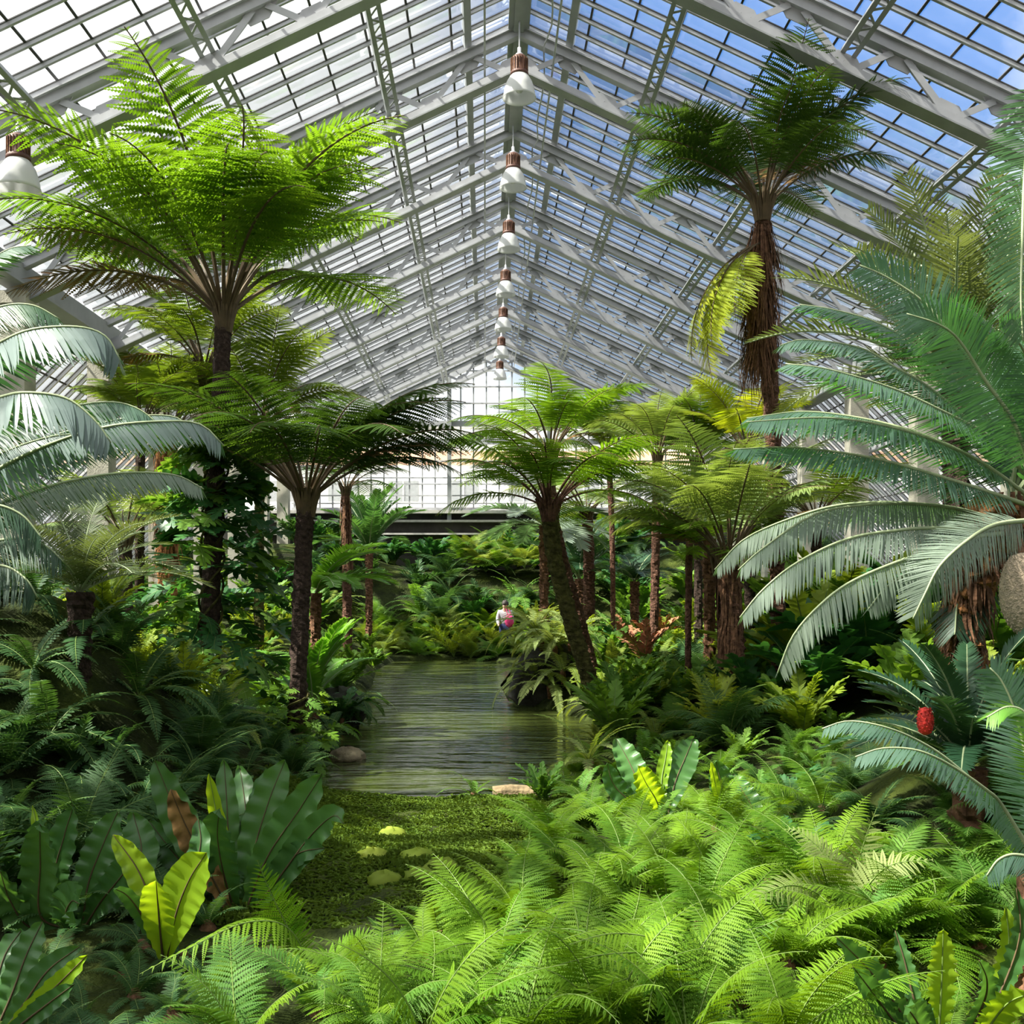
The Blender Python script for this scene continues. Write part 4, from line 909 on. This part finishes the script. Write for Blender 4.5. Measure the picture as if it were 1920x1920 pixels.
# ------------------------------------------------------------------ climbers on the two left trunks
def leaf_tpl(key, mat, n=5, lm=.5, w=.17):
    if key not in TPL:
        b = MB(); pts = arc(1, 8, -32, 10); pinnate(b, pts, n, lm, w, 'tri', 72, 30, 8, .12, start=.12, rad=.012, jit=.05)
        T, S, N_ = frame(pts, (0, 0, 1)); pr = np.interp(np.linspace(0, 1, 10), [0, .2, .8, 1], [.02, .11, .07, 0])
        b.add(np.concatenate([pts - S * pr[:, None], pts + S * pr[:, None]]), [(i, i + 1, 11 + i, 10 + i) for i in range(9)], 0)
        TPL[key] = b.mesh('leaf', [mat, 'stalk_green'])
    return TPL[key]
def climber(label, trunk, tr, n, size, mats, rmax, seed, zr, name='climbing_philodendron'):
    random.seed(seed); pts = spline(trunk, 60); t = thing(name, label, 'climber', pts[0])
    b = MB()
    for k in range(3):
        q = [p - pts[0] + np.array([math.cos(i * .35 + 2 * k), math.sin(i * .35 + 2 * k), 0]) * (tr + .015) for i, p in enumerate(pts[:int(60 * .95)])]; b.tube(q, .016, 5)
    link('stem', b.mesh('stem', 'bark_moss'), t)
    for i in range(n):
        s = random.random() ** .9; p = pts[int(s * 59)]; a = random.uniform(0, 6.283); r = tr + rmax(s) * random.random() ** .7; sz = size * random.uniform(.7, 1.25)
        loc = p - pts[0] + np.array([math.cos(a) * r, math.sin(a) * r, random.uniform(-.1, .1)])
        place_frond(t, leaf_tpl(('lf', mats[i % len(mats)], i % 2), mats[i % len(mats)], 5 + i % 2), a + random.uniform(-.9, .9), random.uniform(-35, 25), sz, loc, random.uniform(-35, 35), 'leaf')
    return t
climber('dense climber with deeply cut dark leaves clothing the tall slim trunk', [base_at(382, 12.8), P(392, 1200, 12.8), P(402, 950, 12.8), P(408, 840, 12.8)], .13, 300, .46, ['vine', 'vine', 'vine', 'shrub'], lambda s: .15 + .62 * max(0, math.sin(min(1, s * 1.05 + .1) * 3.0)), 71, None)
climber('yellow green climber at the foot of the dark tree fern', [base_at(556, 12.1), P(560, 1290, 12.1)], .10, 110, .19, ['vine_bright', 'shrub'], lambda s: .26, 73, None)

# ------------------------------------------------------------------ fern beds
def fern_plant(label, group, x, y, size, nf, fr, cat='fern', name='lacy_fern', z=None, tl=(-10, 10)):
    t = thing(name, label, cat, (x, y, gz(x, y) if z is None else z), group); a0 = random.random() * 6.283
    if 'rootstock' not in TPL:
        b = MB(); b.tube([(0, 0, -.22), (.01, 0, -.08), (0, .01, 0), (0, 0, .05)], [.03, .05, .055, .02], 9); TPL['rootstock'] = b.mesh('rootstock', 'fibre_brown')
    link('rootstock', TPL['rootstock'], t)
    for i in range(nf):
        place_frond(t, fr[random.randrange(len(fr))], a0 + i * 2.39996 + random.uniform(-.3, .3), random.uniform(*tl), size * random.uniform(.75, 1.1), (0, 0, 0), random.uniform(-15, 15))
    return t
def spread(n, x0, x1, d0, d1, mind, seed, ok=None):
    """positions on the ground: x in pixels of the frame edge, depth in metres, kept apart"""
    rng = np.random.RandomState(seed); m = n * 60; D = np.sqrt(rng.uniform(d0 * d0, d1 * d1, m)); X = (rng.uniform(x0, x1, m) - CX) * D / F
    pd = pond_dist(X, D); out = []; Q = np.zeros((0, 2))
    for k in np.nonzero(pd > .12)[0]:
        x, d_ = float(X[k]), float(D[k])
        if len(out) >= n: break
        if ok and not ok(x, d_): continue
        if abs(x - XR) > 12.0 or (abs(abs(x - XR) - OFFE) < .9 and min(abs(d_ - y) for y in TR) < .9): continue
        if len(out) and np.min((Q[:, 0] - x) ** 2 + (Q[:, 1] - d_) ** 2) < (mind * (1 + .03 * d_)) ** 2: continue
        out.append((x, d_)); Q = np.array(out)
    return out
random.seed(9); np.random.seed(9)
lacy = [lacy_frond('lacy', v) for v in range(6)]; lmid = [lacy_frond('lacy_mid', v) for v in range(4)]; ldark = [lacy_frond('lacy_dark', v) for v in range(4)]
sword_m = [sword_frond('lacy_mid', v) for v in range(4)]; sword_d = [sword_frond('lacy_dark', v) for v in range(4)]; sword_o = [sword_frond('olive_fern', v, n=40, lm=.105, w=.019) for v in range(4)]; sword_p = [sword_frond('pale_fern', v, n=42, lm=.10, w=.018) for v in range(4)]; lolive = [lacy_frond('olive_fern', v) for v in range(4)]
lawn = lambda x, d_: not (-2.0 < x < .35 and 6.9 < d_ < 10.4)
def fit(x, d_, s):
    "keep the lawn in view: plants grow lower beside it"
    px = CX + x * F / d_; ym = np.interp(px, [380, 560, 620, 760, 900, 1000, 1120, 1300, 1540, 1600], [1790, 1790, 1760, 1715, 1640, 1560, 1500, 1480, 1500, 1540])
    return min(s, (EYE - gz(x, d_) - (ym - CY) * d_ / F) / .68)
for x, d_ in spread(62, 700, 1900, 4.5, 7.6, .33, 1, lambda x, d_: fit(x, d_, 1) > .3 and not (CX + x * F / d_ > 1500 and d_ < 5.6)):
    fern_plant('bright lacy fern in the foreground bed, %s %s part' % ('front' if d_ < 5.8 else 'back', 'left' if x / d_ < .1 else 'middle' if x / d_ < .28 else 'right'), 'lacy ferns in the foreground bed', x, d_, fit(x, d_, random.uniform(.62, .88)), 9, lacy)
for x, d_ in spread(20, 1000, 1560, 7.4, 9.0, .42, 2, lawn):
    fern_plant('sunlit lacy fern behind the foreground bed, %s side' % ('pond' if x / d_ < .19 else 'cycad'), 'lacy ferns behind the foreground bed', x, d_, random.uniform(.55, .75), 8, lacy)
for x, d_ in spread(16, 380, 720, 4.5, 6.0, .34, 3, lambda x, d_: fit(x, d_, 1) > .25):
    fern_plant('green lacy fern at the bottom centre below the moss lawn', 'lacy ferns below the moss lawn', x, d_, fit(x, d_, random.uniform(.6, .8)), 9, lmid + lacy[:2])
for x, d_ in spread(24, 60, 400, 4.4, 6.4, .26, 4):
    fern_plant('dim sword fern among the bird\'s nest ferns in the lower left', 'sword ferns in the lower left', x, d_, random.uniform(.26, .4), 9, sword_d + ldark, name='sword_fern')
for x, d_ in spread(16, 1520, 1960, 4.6, 5.7, .24, 6):
    fern_plant('low bright fern around the saw edged strap fern', 'low ferns in the lower right corner', x, d_, random.uniform(.26, .38), 9, lacy)
for x, d_ in spread(9, 1640, 1950, 5.6, 6.4, .26, 7):
    fern_plant('green fern hiding the foot of the dark rosette cycad', 'ferns at the foot of the dark rosette', x, d_, random.uniform(.5, .65), 10, lmid)
def special_fern(label, base, fronds, mat, n=20, lm=.17):
    base = np.asarray(base); t = thing('fern', label, 'fern', base)
    for f in fronds:
        b = MB(); kw = {**dict(n=n, lmax=lm, m=13, lob=.17, prof='tri', lift=-5, droop=.2, up=(0, -.7, .7), start=.1, lw=.85), **{k: v for k, v in f.items() if k != 'c'}}
        bipinnate(b, spline(rel(f['c'], base), 30), **kw); link('frond', b.mesh('frond', [mat, 'stalk_green']), t)
random.seed(6)
special_fern('fern with one upright ladder like frond above the lower left ferns', base_at(560, 5.6), [
    L_(5.6, (585, 1830), (545, 1750), (510, 1680), (482, 1612), d1=5.4, prof='lance', lmax=.16, lob=.13, droop=.1, up=(0, -1, .3), n=24),
    L_(5.6, (590, 1830), (540, 1740), (460, 1730), (360, 1775), (262, 1826), d1=5.0, lmax=.2, prof='tri', droop=.5, up=(0, -.3, 1)),
    L_(5.6, (590, 1840), (560, 1830), (500, 1810), (430, 1800), d1=4.8, lmax=.14), L_(5.6, (590, 1840), (640, 1800), (680, 1760), (720, 1750), d1=5.4, lmax=.17)], 'lacy')
special_fern('pale fern with an upright sunlit frond on the right', base_at(1590, 6.0), [
    L_(6.0, (1592, 1720), (1602, 1650), (1620, 1580), (1645, 1512), d1=6.0, prof='tri', lmax=.19, n=13, up=(0, -1, .3), droop=.1, lift=15),
    L_(6.0, (1595, 1720), (1620, 1670), (1670, 1622), (1750, 1612), d1=5.8, lmax=.2, n=16), L_(6.0, (1590, 1720), (1560, 1620), (1500, 1560), (1470, 1555), d1=6.2, lmax=.17),
    L_(6.0, (1590, 1725), (1540, 1680), (1480, 1660), (1400, 1690), d1=5.6, lmax=.19)], 'pale_fern')
special_fern('fern with broad flat sunlit fronds low in the bed centre', base_at(1260, 5.0), [
    L_(5.0, (1290, 1830), (1250, 1770), (1150, 1750), (1040, 1780), d1=4.7, lmax=.17, up=(0, -.5, 1)), L_(5.0, (1290, 1830), (1230, 1790), (1130, 1790), (1025, 1815), d1=4.5, lmax=.15, up=(0, -.5, 1)),
    L_(5.0, (1290, 1830), (1250, 1800), (1225, 1850), (1213, 1915), d1=4.3, lmax=.16, up=(0, -.8, .6)), L_(5.0, (1290, 1830), (1350, 1760), (1420, 1740), (1470, 1720), d1=4.9, lmax=.17, up=(0, -.5, 1)),
    L_(5.0, (1290, 1830), (1200, 1830), (1110, 1860), (1040, 1900), d1=4.3, lmax=.16, up=(0, -.5, 1))], 'lacy')
random.seed(10); np.random.seed(10)
for x, y, d_, lab in ((1105, 1450, 11.3, 'arching pale sword fern drooping over the pond near the log'), ):
    X = (x - CX) * d_ / F; fern_plant(lab, None, X, d_, .85, 16, sword_p + sword_o, z=gz(X, d_) + .12, name='sword_fern')
X = (888 - CX) * 10.15 / F; fern_plant('small dark fern on the slab at the pond edge', None, X, 10.15, .42, 13, sword_m, z=gz(X, 10.15) + .03, name='sword_fern')
for x, y, d_, sz, lab in ((640, 1335, 15.6, .75, 'dark drooping fern hanging over the pond from its left bank'), (668, 1318, 16.4, .8, 'dark fern on the black rock by the pond'), (620, 1375, 14.0, .7, 'dark fern leaning to the water beside the tan stone')):
    X = (x - CX) * d_ / F; fern_plant(lab, None, X, d_, sz, 15, sword_d[1:] + sword_m[2:3], z=P(x, y, d_)[2], tl=(-5, 20), name='sword_fern')
# weeping fern mound over the water
for i, (x, d_) in enumerate([(1005, 19.6), (1015, 19.0), (1040, 18.8), (1000, 20.4), (1068, 19.2), (1020, 20.2), (1050, 20.4), (1000, 19.0), (1030, 18.7), (1055, 18.6)]):
    X = (x - CX) * d_ / F
    fern_plant('weeping pale fern hanging from the right bank rock over the water', 'weeping ferns on the right bank', X, d_, 1.15, 15, [sword_p[1], sword_p[2], sword_p[3], sword_o[2]], z=P(x, 1185 + 14 * (i % 3) + (75 if i > 6 else 0), d_)[2], tl=(-5, 15), name='weeping_fern')
b = MB(); random.seed(8)
def boulder(c, r, seed, sq=.7):
    rng = np.random.RandomState(seed); n, m = 10, 14; V = []
    for i in range(n + 1):
        for j in range(m):
            a, e = 2 * np.pi * j / m, np.pi * (i / n - .5); q = 1 + .16 * math.sin(3 * a + seed) * math.cos(2 * e) + rng.normal(0, .08)
            V.append([c[0] + r[0] * q * math.cos(e) * math.cos(a), c[1] + r[1] * q * math.cos(e) * math.sin(a), c[2] + r[2] * q * math.sin(e)])
    return V, [(i * m + j, i * m + (j + 1) % m, (i + 1) * m + (j + 1) % m, (i + 1) * m + j) for i in range(n) for j in range(m)]
def rock(label, c, r, seed, mat='rock', name='rock', cat='rock'):
    b = MB(); b.add(*boulder((0, 0, 0), r, seed)); return tag(link(name, b.mesh(name, mat, True), None, c), label, cat)
c = P(1035, 1290, 19.5); rock('dark wet boulder under the weeping ferns', (c[0], c[1], .35), (.8, .8, .7), 3, 'dark_rock')
c = P(652, 1424, 13.0); rock('small tan stone at the left edge of the pond', (c[0], 13.0, .04), (.22, .16, .12), 5)
c = P(640, 1340, 16.5); rock('black rock under the light green rosette', (c[0], 16.2, .25), (.42, .4, .34), 7, 'dark_rock')
def pond_edge():
    b = MB(); b.box((0, 0, 0), (2.4, .16, .12)); tag(link('edge_slab', b.mesh('edge_slab', 'dark_rock'), None, (-.55, 10.25, .03)), 'dark stone slab along the near edge of the pond', 'slab')
    c = P(975, 1492, 10.6); b = MB(); b.tube([(-.28, 0, 0), (-.1, .01, .01), (.15, 0, .0), (.32, -.02, .02)], [.075, .085, .08, .07], 12)
    tag(link('log', b.mesh('log', 'wood_log'), None, (c[0], 10.6, .06)), 'short weathered log lying at the pond corner', 'log')
    b = MB(); b.box((0, 0, 0), (.9, 2.2, .05)); X = (1400 - CX) * 15.6 / F; tag(link('path', b.mesh('path', 'path'), None, (X, 15.8, gz(X, 15.8) + .02)), 'short stretch of reddish path behind the stout trunk', None, None, 'structure')
pond_edge()

# single mesh plants for the banks and the far end
random.seed(12); np.random.seed(12)
def shrub_mesh(mat, n=13, leaves=22, lw=.05, ll=.15, h=1.0, stem='stalk_green'):
    b = MB()
    for i in range(n):
        a = i * 2.4 + random.uniform(-.3, .3); tl = random.uniform(10, 55); pts = arc(h * random.uniform(.6, 1), 90 - tl * .5, 60 - tl, 10); R = np.array(Matrix.Rotation(a, 3, 'Z')); pts = pts @ R.T
        pinnate(b, pts, leaves, ll * random.uniform(.8, 1.2), lw, 'even', 60, 30, 15, .2, start=.2, rad=.008, jit=.15)
    return b.mesh('shrub', [mat, stem])
R_lm = [rosette('fern', lmid, 11), rosette('fern', lacy, 10)]
R_ld = [rosette('fern', ldark, 12), rosette('fern', sword_d, 14)]
R_so = [rosette('fern', sword_o, 14), rosette('fern', sword_o[1:], 16)]; R_lo = [rosette('fern', lolive, 12)]; R_sp = [rosette('fern', sword_p[1:], 15)]; R_sm = [rosette('fern', sword_m, 14)]
S_g = [shrub_mesh('shrub'), shrub_mesh('shrub', 14, 16, .075, .19)]; S_y = [shrub_mesh('shrub_yellow'), shrub_mesh('shrub_yellow', 14, 24, .035, .12)]; S_d = [shrub_mesh('vine', 13, 18, .07, .2), shrub_mesh('lacy_dark', 12, 20, .04, .2)]
S_r = [shrub_mesh('rust_leaf', 12, 20, .045, .15)]
def bed(n, x0, x1, d0, d1, mind, seed, meshes, size, label, group, cat='fern', name='fern', ok=None, dz=0.0):
    rng = random.Random(seed * 7 + 1); sp = spread(n, x0, x1, d0, d1, mind, seed, ok); md = float(np.median([q[1] for q in sp])); mx = float(np.median([q[0] / q[1] for q in sp]))
    for x, d_ in sp:
        o = link(name, meshes[rng.randrange(len(meshes))], None, (x, d_, gz(x, d_) - .02 + dz), (rng.uniform(-.12, .12), rng.uniform(-.12, .12), rng.uniform(0, 6.283)), rng.uniform(*size))
        tag(o, label + ', %s %s of its patch' % ('front' if d_ < md else 'back', 'left' if x / d_ < mx else 'right'), cat, group)
# left mound and bank
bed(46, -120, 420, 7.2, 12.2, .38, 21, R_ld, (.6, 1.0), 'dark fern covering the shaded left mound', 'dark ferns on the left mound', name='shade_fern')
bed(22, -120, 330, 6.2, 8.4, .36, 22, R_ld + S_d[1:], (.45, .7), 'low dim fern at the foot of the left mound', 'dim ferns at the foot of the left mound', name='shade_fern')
bed(16, 0, 430, 10.5, 13.5, .45, 23, R_so + S_y[1:], (.7, 1.05), 'sunny olive fern on top of the left mound', 'olive ferns on the left mound', name='olive_fern')
bed(34, -60, 520, 14, 27, .42, 24, S_y + R_lm + S_g, (.8, 1.5), 'yellow green bush between the left pillars', 'bushes between the left pillars', 'bush', 'bush')
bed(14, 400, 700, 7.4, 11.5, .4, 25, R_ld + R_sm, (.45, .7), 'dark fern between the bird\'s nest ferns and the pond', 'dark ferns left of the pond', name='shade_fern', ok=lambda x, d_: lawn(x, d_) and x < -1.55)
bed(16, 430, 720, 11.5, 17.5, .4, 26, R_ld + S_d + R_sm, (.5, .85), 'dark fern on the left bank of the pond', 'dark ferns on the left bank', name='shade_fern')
bed(26, 440, 760, 17.5, 29, .4, 27, R_lm + S_g + R_so, (.7, 1.2), 'green fern further along the left bank of the pond', 'ferns further along the left bank')
# right bank
bed(44, 1010, 1560, 8.6, 13.5, .36, 31, R_lm + R_sm + S_g[:1], (.4, .62), 'small green fern on the right bank near the pond', 'small ferns on the right bank')
bed(34, 1480, 1990, 6.6, 11, .36, 32, R_lm[:1] + R_ld + R_sm + S_d[:1], (.38, .6), 'shaded fern under the right cycads', 'ferns under the right cycads')
bed(40, 1090, 1500, 13.5, 19, .38, 33, S_g + R_so + R_lm[:1], (.55, .95), 'leafy bush on the sunny right bank', 'bushes on the sunny right bank', 'bush', 'bush')
bed(40, 1130, 1960, 13, 22, .42, 34, S_g + S_y + S_d[:1] + R_ld[:1], (.9, 1.5), 'tall leafy bush behind the stout shaggy trunk', 'tall bushes behind the stout trunk', 'bush', 'bush')
bed(26, 1080, 1420, 18.5, 24, .38, 37, S_g + R_ld + R_so[:1], (1.0, 1.5), 'dense bush behind the leaning trunks', 'dense bushes behind the leaning trunks', 'bush', 'bush')
bed(20, 1140, 1350, 15.4, 18, .36, 38, S_g + R_lm[:1] + S_y[1:], (.8, 1.1), 'sunny bush at the foot of the slender trunk', 'sunny bushes at the foot of the slender trunk', 'bush', 'bush')
bed(24, 1470, 1960, 14, 20, .45, 39, S_g + S_y[:1] + S_d[:1], (1.8, 2.6), 'tall bush between the right pillars', 'tall bushes between the right pillars', 'bush', 'bush')
bed(30, 1060, 1600, 21, 30, .4, 35, S_g + R_ld + S_y[:1], (1.0, 1.6), 'green bush at the far right of the pond', 'bushes at the far right', 'bush', 'bush')
bed(4, 1160, 1230, 18, 22, .4, 36, S_r, (.8, 1.1), 'rust coloured bush beside the slender trunk', 'rust coloured bushes', 'bush', 'bush', dz=.4)
# far end
bed(44, 690, 1010, 30.8, 33.5, .24, 41, R_lm + S_y[1:] + R_lo, (.8, 1.2), 'sunlit fern at the far end of the pond', 'sunlit ferns at the far end', name='sunlit_fern')
bed(46, 560, 1180, 33.2, 39, .30, 42, R_ld + S_d + R_sm, (1.2, 1.9), 'dark fern on the far rise below the gable', 'dark ferns on the far rise', name='shade_fern')
bed(26, 860, 1160, 35.5, 39, .26, 43, R_lo + R_lm[1:], (1.4, 2.0), 'yellow green fern on the far rise below the gable', 'yellow green ferns on the far rise', name='olive_fern', dz=.5)
bed(26, 200, 640, 27, 38, .4, 44, S_g + R_so + S_d, (1.2, 2.0), 'green bush at the far left corner', 'bushes at the far left', 'bush', 'bush')
bed(26, 1180, 1700, 29, 38, .4, 45, S_g + R_ld, (1.2, 2.0), 'green bush at the far right corner', 'bushes at the far right corner', 'bush', 'bush')

# the beds go on a little past both edges of the view
bed(18, 1960, 2450, 5.5, 13, .5, 51, S_g + R_lm + R_ld, (.7, 1.2), 'green fern of the bed continuing past the right edge', 'plants past the right edge', name='edge_fern')
bed(16, -520, -80, 5.5, 13, .5, 52, S_d + R_ld + R_lm[:1], (.7, 1.2), 'dim fern of the bed continuing past the left edge', 'plants past the left edge', name='edge_fern')
random.seed(77)
for root, c, mat_, azs in ((CR, P(1895, 940, 7.0), 'cycad_blue', (-1.2, 1.3)), (CL, P(-195, 830, 6.6), 'cycad_silver', (1.9, 4.4)), (CD, P(1960, 1620, 4.95), 'cycad_blue', (-1.0, 1.2))):
    for i in range(10):
        place_frond(root, cyc_frond(mat_, i % 4, .16, .016, 60), azs[0] + (azs[1] - azs[0]) * (i + .5) / 10, random.uniform(-8, 8), (1.7, 1.7, .9)[(CR, CL, CD).index(root)], rel([c], np.array(root.location))[0])

# moss lawn: uncountable tiny sprigs, and a few bright cushions
def moss_lawn():
    rng = np.random.RandomState(3); n = 26000; y = np.sqrt(rng.uniform(6.3 ** 2, 10.4 ** 2, n)); x = rng.uniform(-2.2, .9, n)
    z = ground(x, y); a = rng.uniform(0, 6.283, n); h = rng.uniform(.01, .03, n) * (1 + .8 * (np.sin(3 * x + 2 * y) > .3)); l = rng.uniform(.02, .06, n); w = rng.uniform(.006, .014, n)
    B = np.stack([x, y, z], 1); o = np.stack([np.cos(a), np.sin(a), np.zeros(n)], 1); t = np.stack([-np.sin(a), np.cos(a), np.zeros(n)], 1)
    U = np.array([0, 0, 1.0]); V = np.stack([B - t * w[:, None] * .4, B + t * w[:, None] * .4, B + o * (l * .6)[:, None] + U * h[:, None] + t * w[:, None], B + o * (l * .6)[:, None] + U * h[:, None] - t * w[:, None], B + o * (l * 1.3)[:, None] + U * (h * .8)[:, None]], 1)
    b = MB(); b.batch(V, [(0, 1, 2, 4, 3)]); tag(link('moss_lawn', b.mesh('moss_lawn', 'moss')), 'low green moss lawn between the foreground ferns and the pond', 'moss', None, 'stuff')
    for i, (px, py) in enumerate(((782, 1615), (720, 1655), (790, 1655), (735, 1560), (830, 1640), (700, 1610))):
        d_ = F * (EYE - .1) / (py - CY); c = P(px, py, d_); b = MB(); V, f = boulder((0, 0, 0), (.13, .10, .075), i); b.add(V, f)
        tag(link('moss_cushion', b.mesh('moss_cushion', 'shrub_yellow', True), None, (c[0], d_, gz(c[0], d_))), 'bright yellow green moss cushion on the lawn', 'moss', 'moss cushions on the lawn')
moss_lawn()

# ------------------------------------------------------------------ visitor on the far path
def person():
    px, d_ = 947, 31.6; X = (px - CX) * d_ / F; z0 = EYE - (1222 - CY) * d_ / F
    t = thing('person', 'person in grey top with pink bag half hidden behind far ferns', 'person', (X, d_, z0))
    def skin(name, vs, es, rs, mat, par=t, sub=2):
        me = bpy.data.meshes.new(name); me.from_pydata(vs, es, []); o = link(name, me, par); me.materials.append(MAT[mat])
        m = o.modifiers.new('skin', 'SKIN'); m.use_smooth_shade = True
        for v, r in zip(me.skin_vertices[0].data, rs): v.radius = (r, r)
        me.skin_vertices[0].data[0].use_root = True
        s = o.modifiers.new('sub', 'SUBSURF'); s.levels = sub; s.render_levels = sub; return o
    H = .93   # figure about 1.6 m tall, leaning forward a little, seen from its side
    vs = [(0, 0, .86), (0, 0, 1.05), (0, -.03, 1.28), (0, -.04, 1.40), (0, -.06, 1.50), (0, -.08, 1.60),
          (-.10, 0, .82), (-.11, -.02, .46), (-.12, 0, .08), (-.12, -.14, .04), (.10, 0, .82), (.11, .06, .46), (.12, .1, .08), (.12, -.04, .04),
          (-.19, -.03, 1.33), (-.25, -.06, 1.08), (-.22, -.2, .90), (-.2, -.27, .86), (.19, -.03, 1.33), (.25, -.06, 1.08), (.22, -.2, .92), (.2, -.27, .88)]
    es = [(0, 1), (1, 2), (2, 3), (3, 4), (4, 5), (0, 6), (6, 7), (7, 8), (8, 9), (0, 10), (10, 11), (11, 12), (12, 13), (2, 14), (14, 15), (15, 16), (16, 17), (2, 18), (18, 19), (19, 20), (20, 21)]
    rs = [.13, .12, .14, .055, .095, .085, .09, .06, .042, .04, .09, .06, .042, .04, .06, .045, .034, .035, .06, .045, .034, .035]
    vs = [(x * H, y * H, z * H) for x, y, z in vs]; rs = [r * H for r in rs]
    skin('body', vs, es, rs, 'skin')
    pick = [0, 1, 2, 14, 15, 16, 18, 19, 20]; mp = {p: i for i, p in enumerate(pick)}
    skin('grey_top', [vs[i] for i in pick], [(mp[a], mp[b]) for a, b in es if a in mp and b in mp], [rs[i] * 1.18 + .012 for i in pick], 'grey_cloth')
    pick = [0, 6, 7, 8, 10, 11, 12]; mp = {p: i for i, p in enumerate(pick)}
    skin('trousers', [vs[i] for i in pick], [(mp[a], mp[b]) for a, b in es if a in mp and b in mp], [rs[i] * 1.2 + .012 for i in pick], 'navy_cloth')
    b = MB(); b.add(*boulder((0, -.03 * H, 1.60 * H), (.105, .115, .10), 1)); link('hair', b.mesh('hair', 'hair', True), t)
    b = MB()
    for s in (-1, 1): b.add(*boulder((.035 * s, -.165, 1.475), (.012, .008, .008), 2))
    link('eyes', b.mesh('eyes', 'hair', True), t)
    bag = thing('shoulder_bag', 'pink shoulder bag carried by the person on the far path', 'bag', (X + .13, d_ - .24, z0 + .84)); b = MB(); b.add(*boulder((0, 0, .12), (.13, .1, .2), 4)); link('bag_body', b.mesh('bag_body', 'pink_cloth', True), bag)
    b = MB(); b.tube([(-.05, 0, .28), (-.1, .02, .5), (-.03, .06, .52), (.06, 0, .28)], .014, 6); link('strap', b.mesh('strap', 'pink_cloth'), bag)
person()
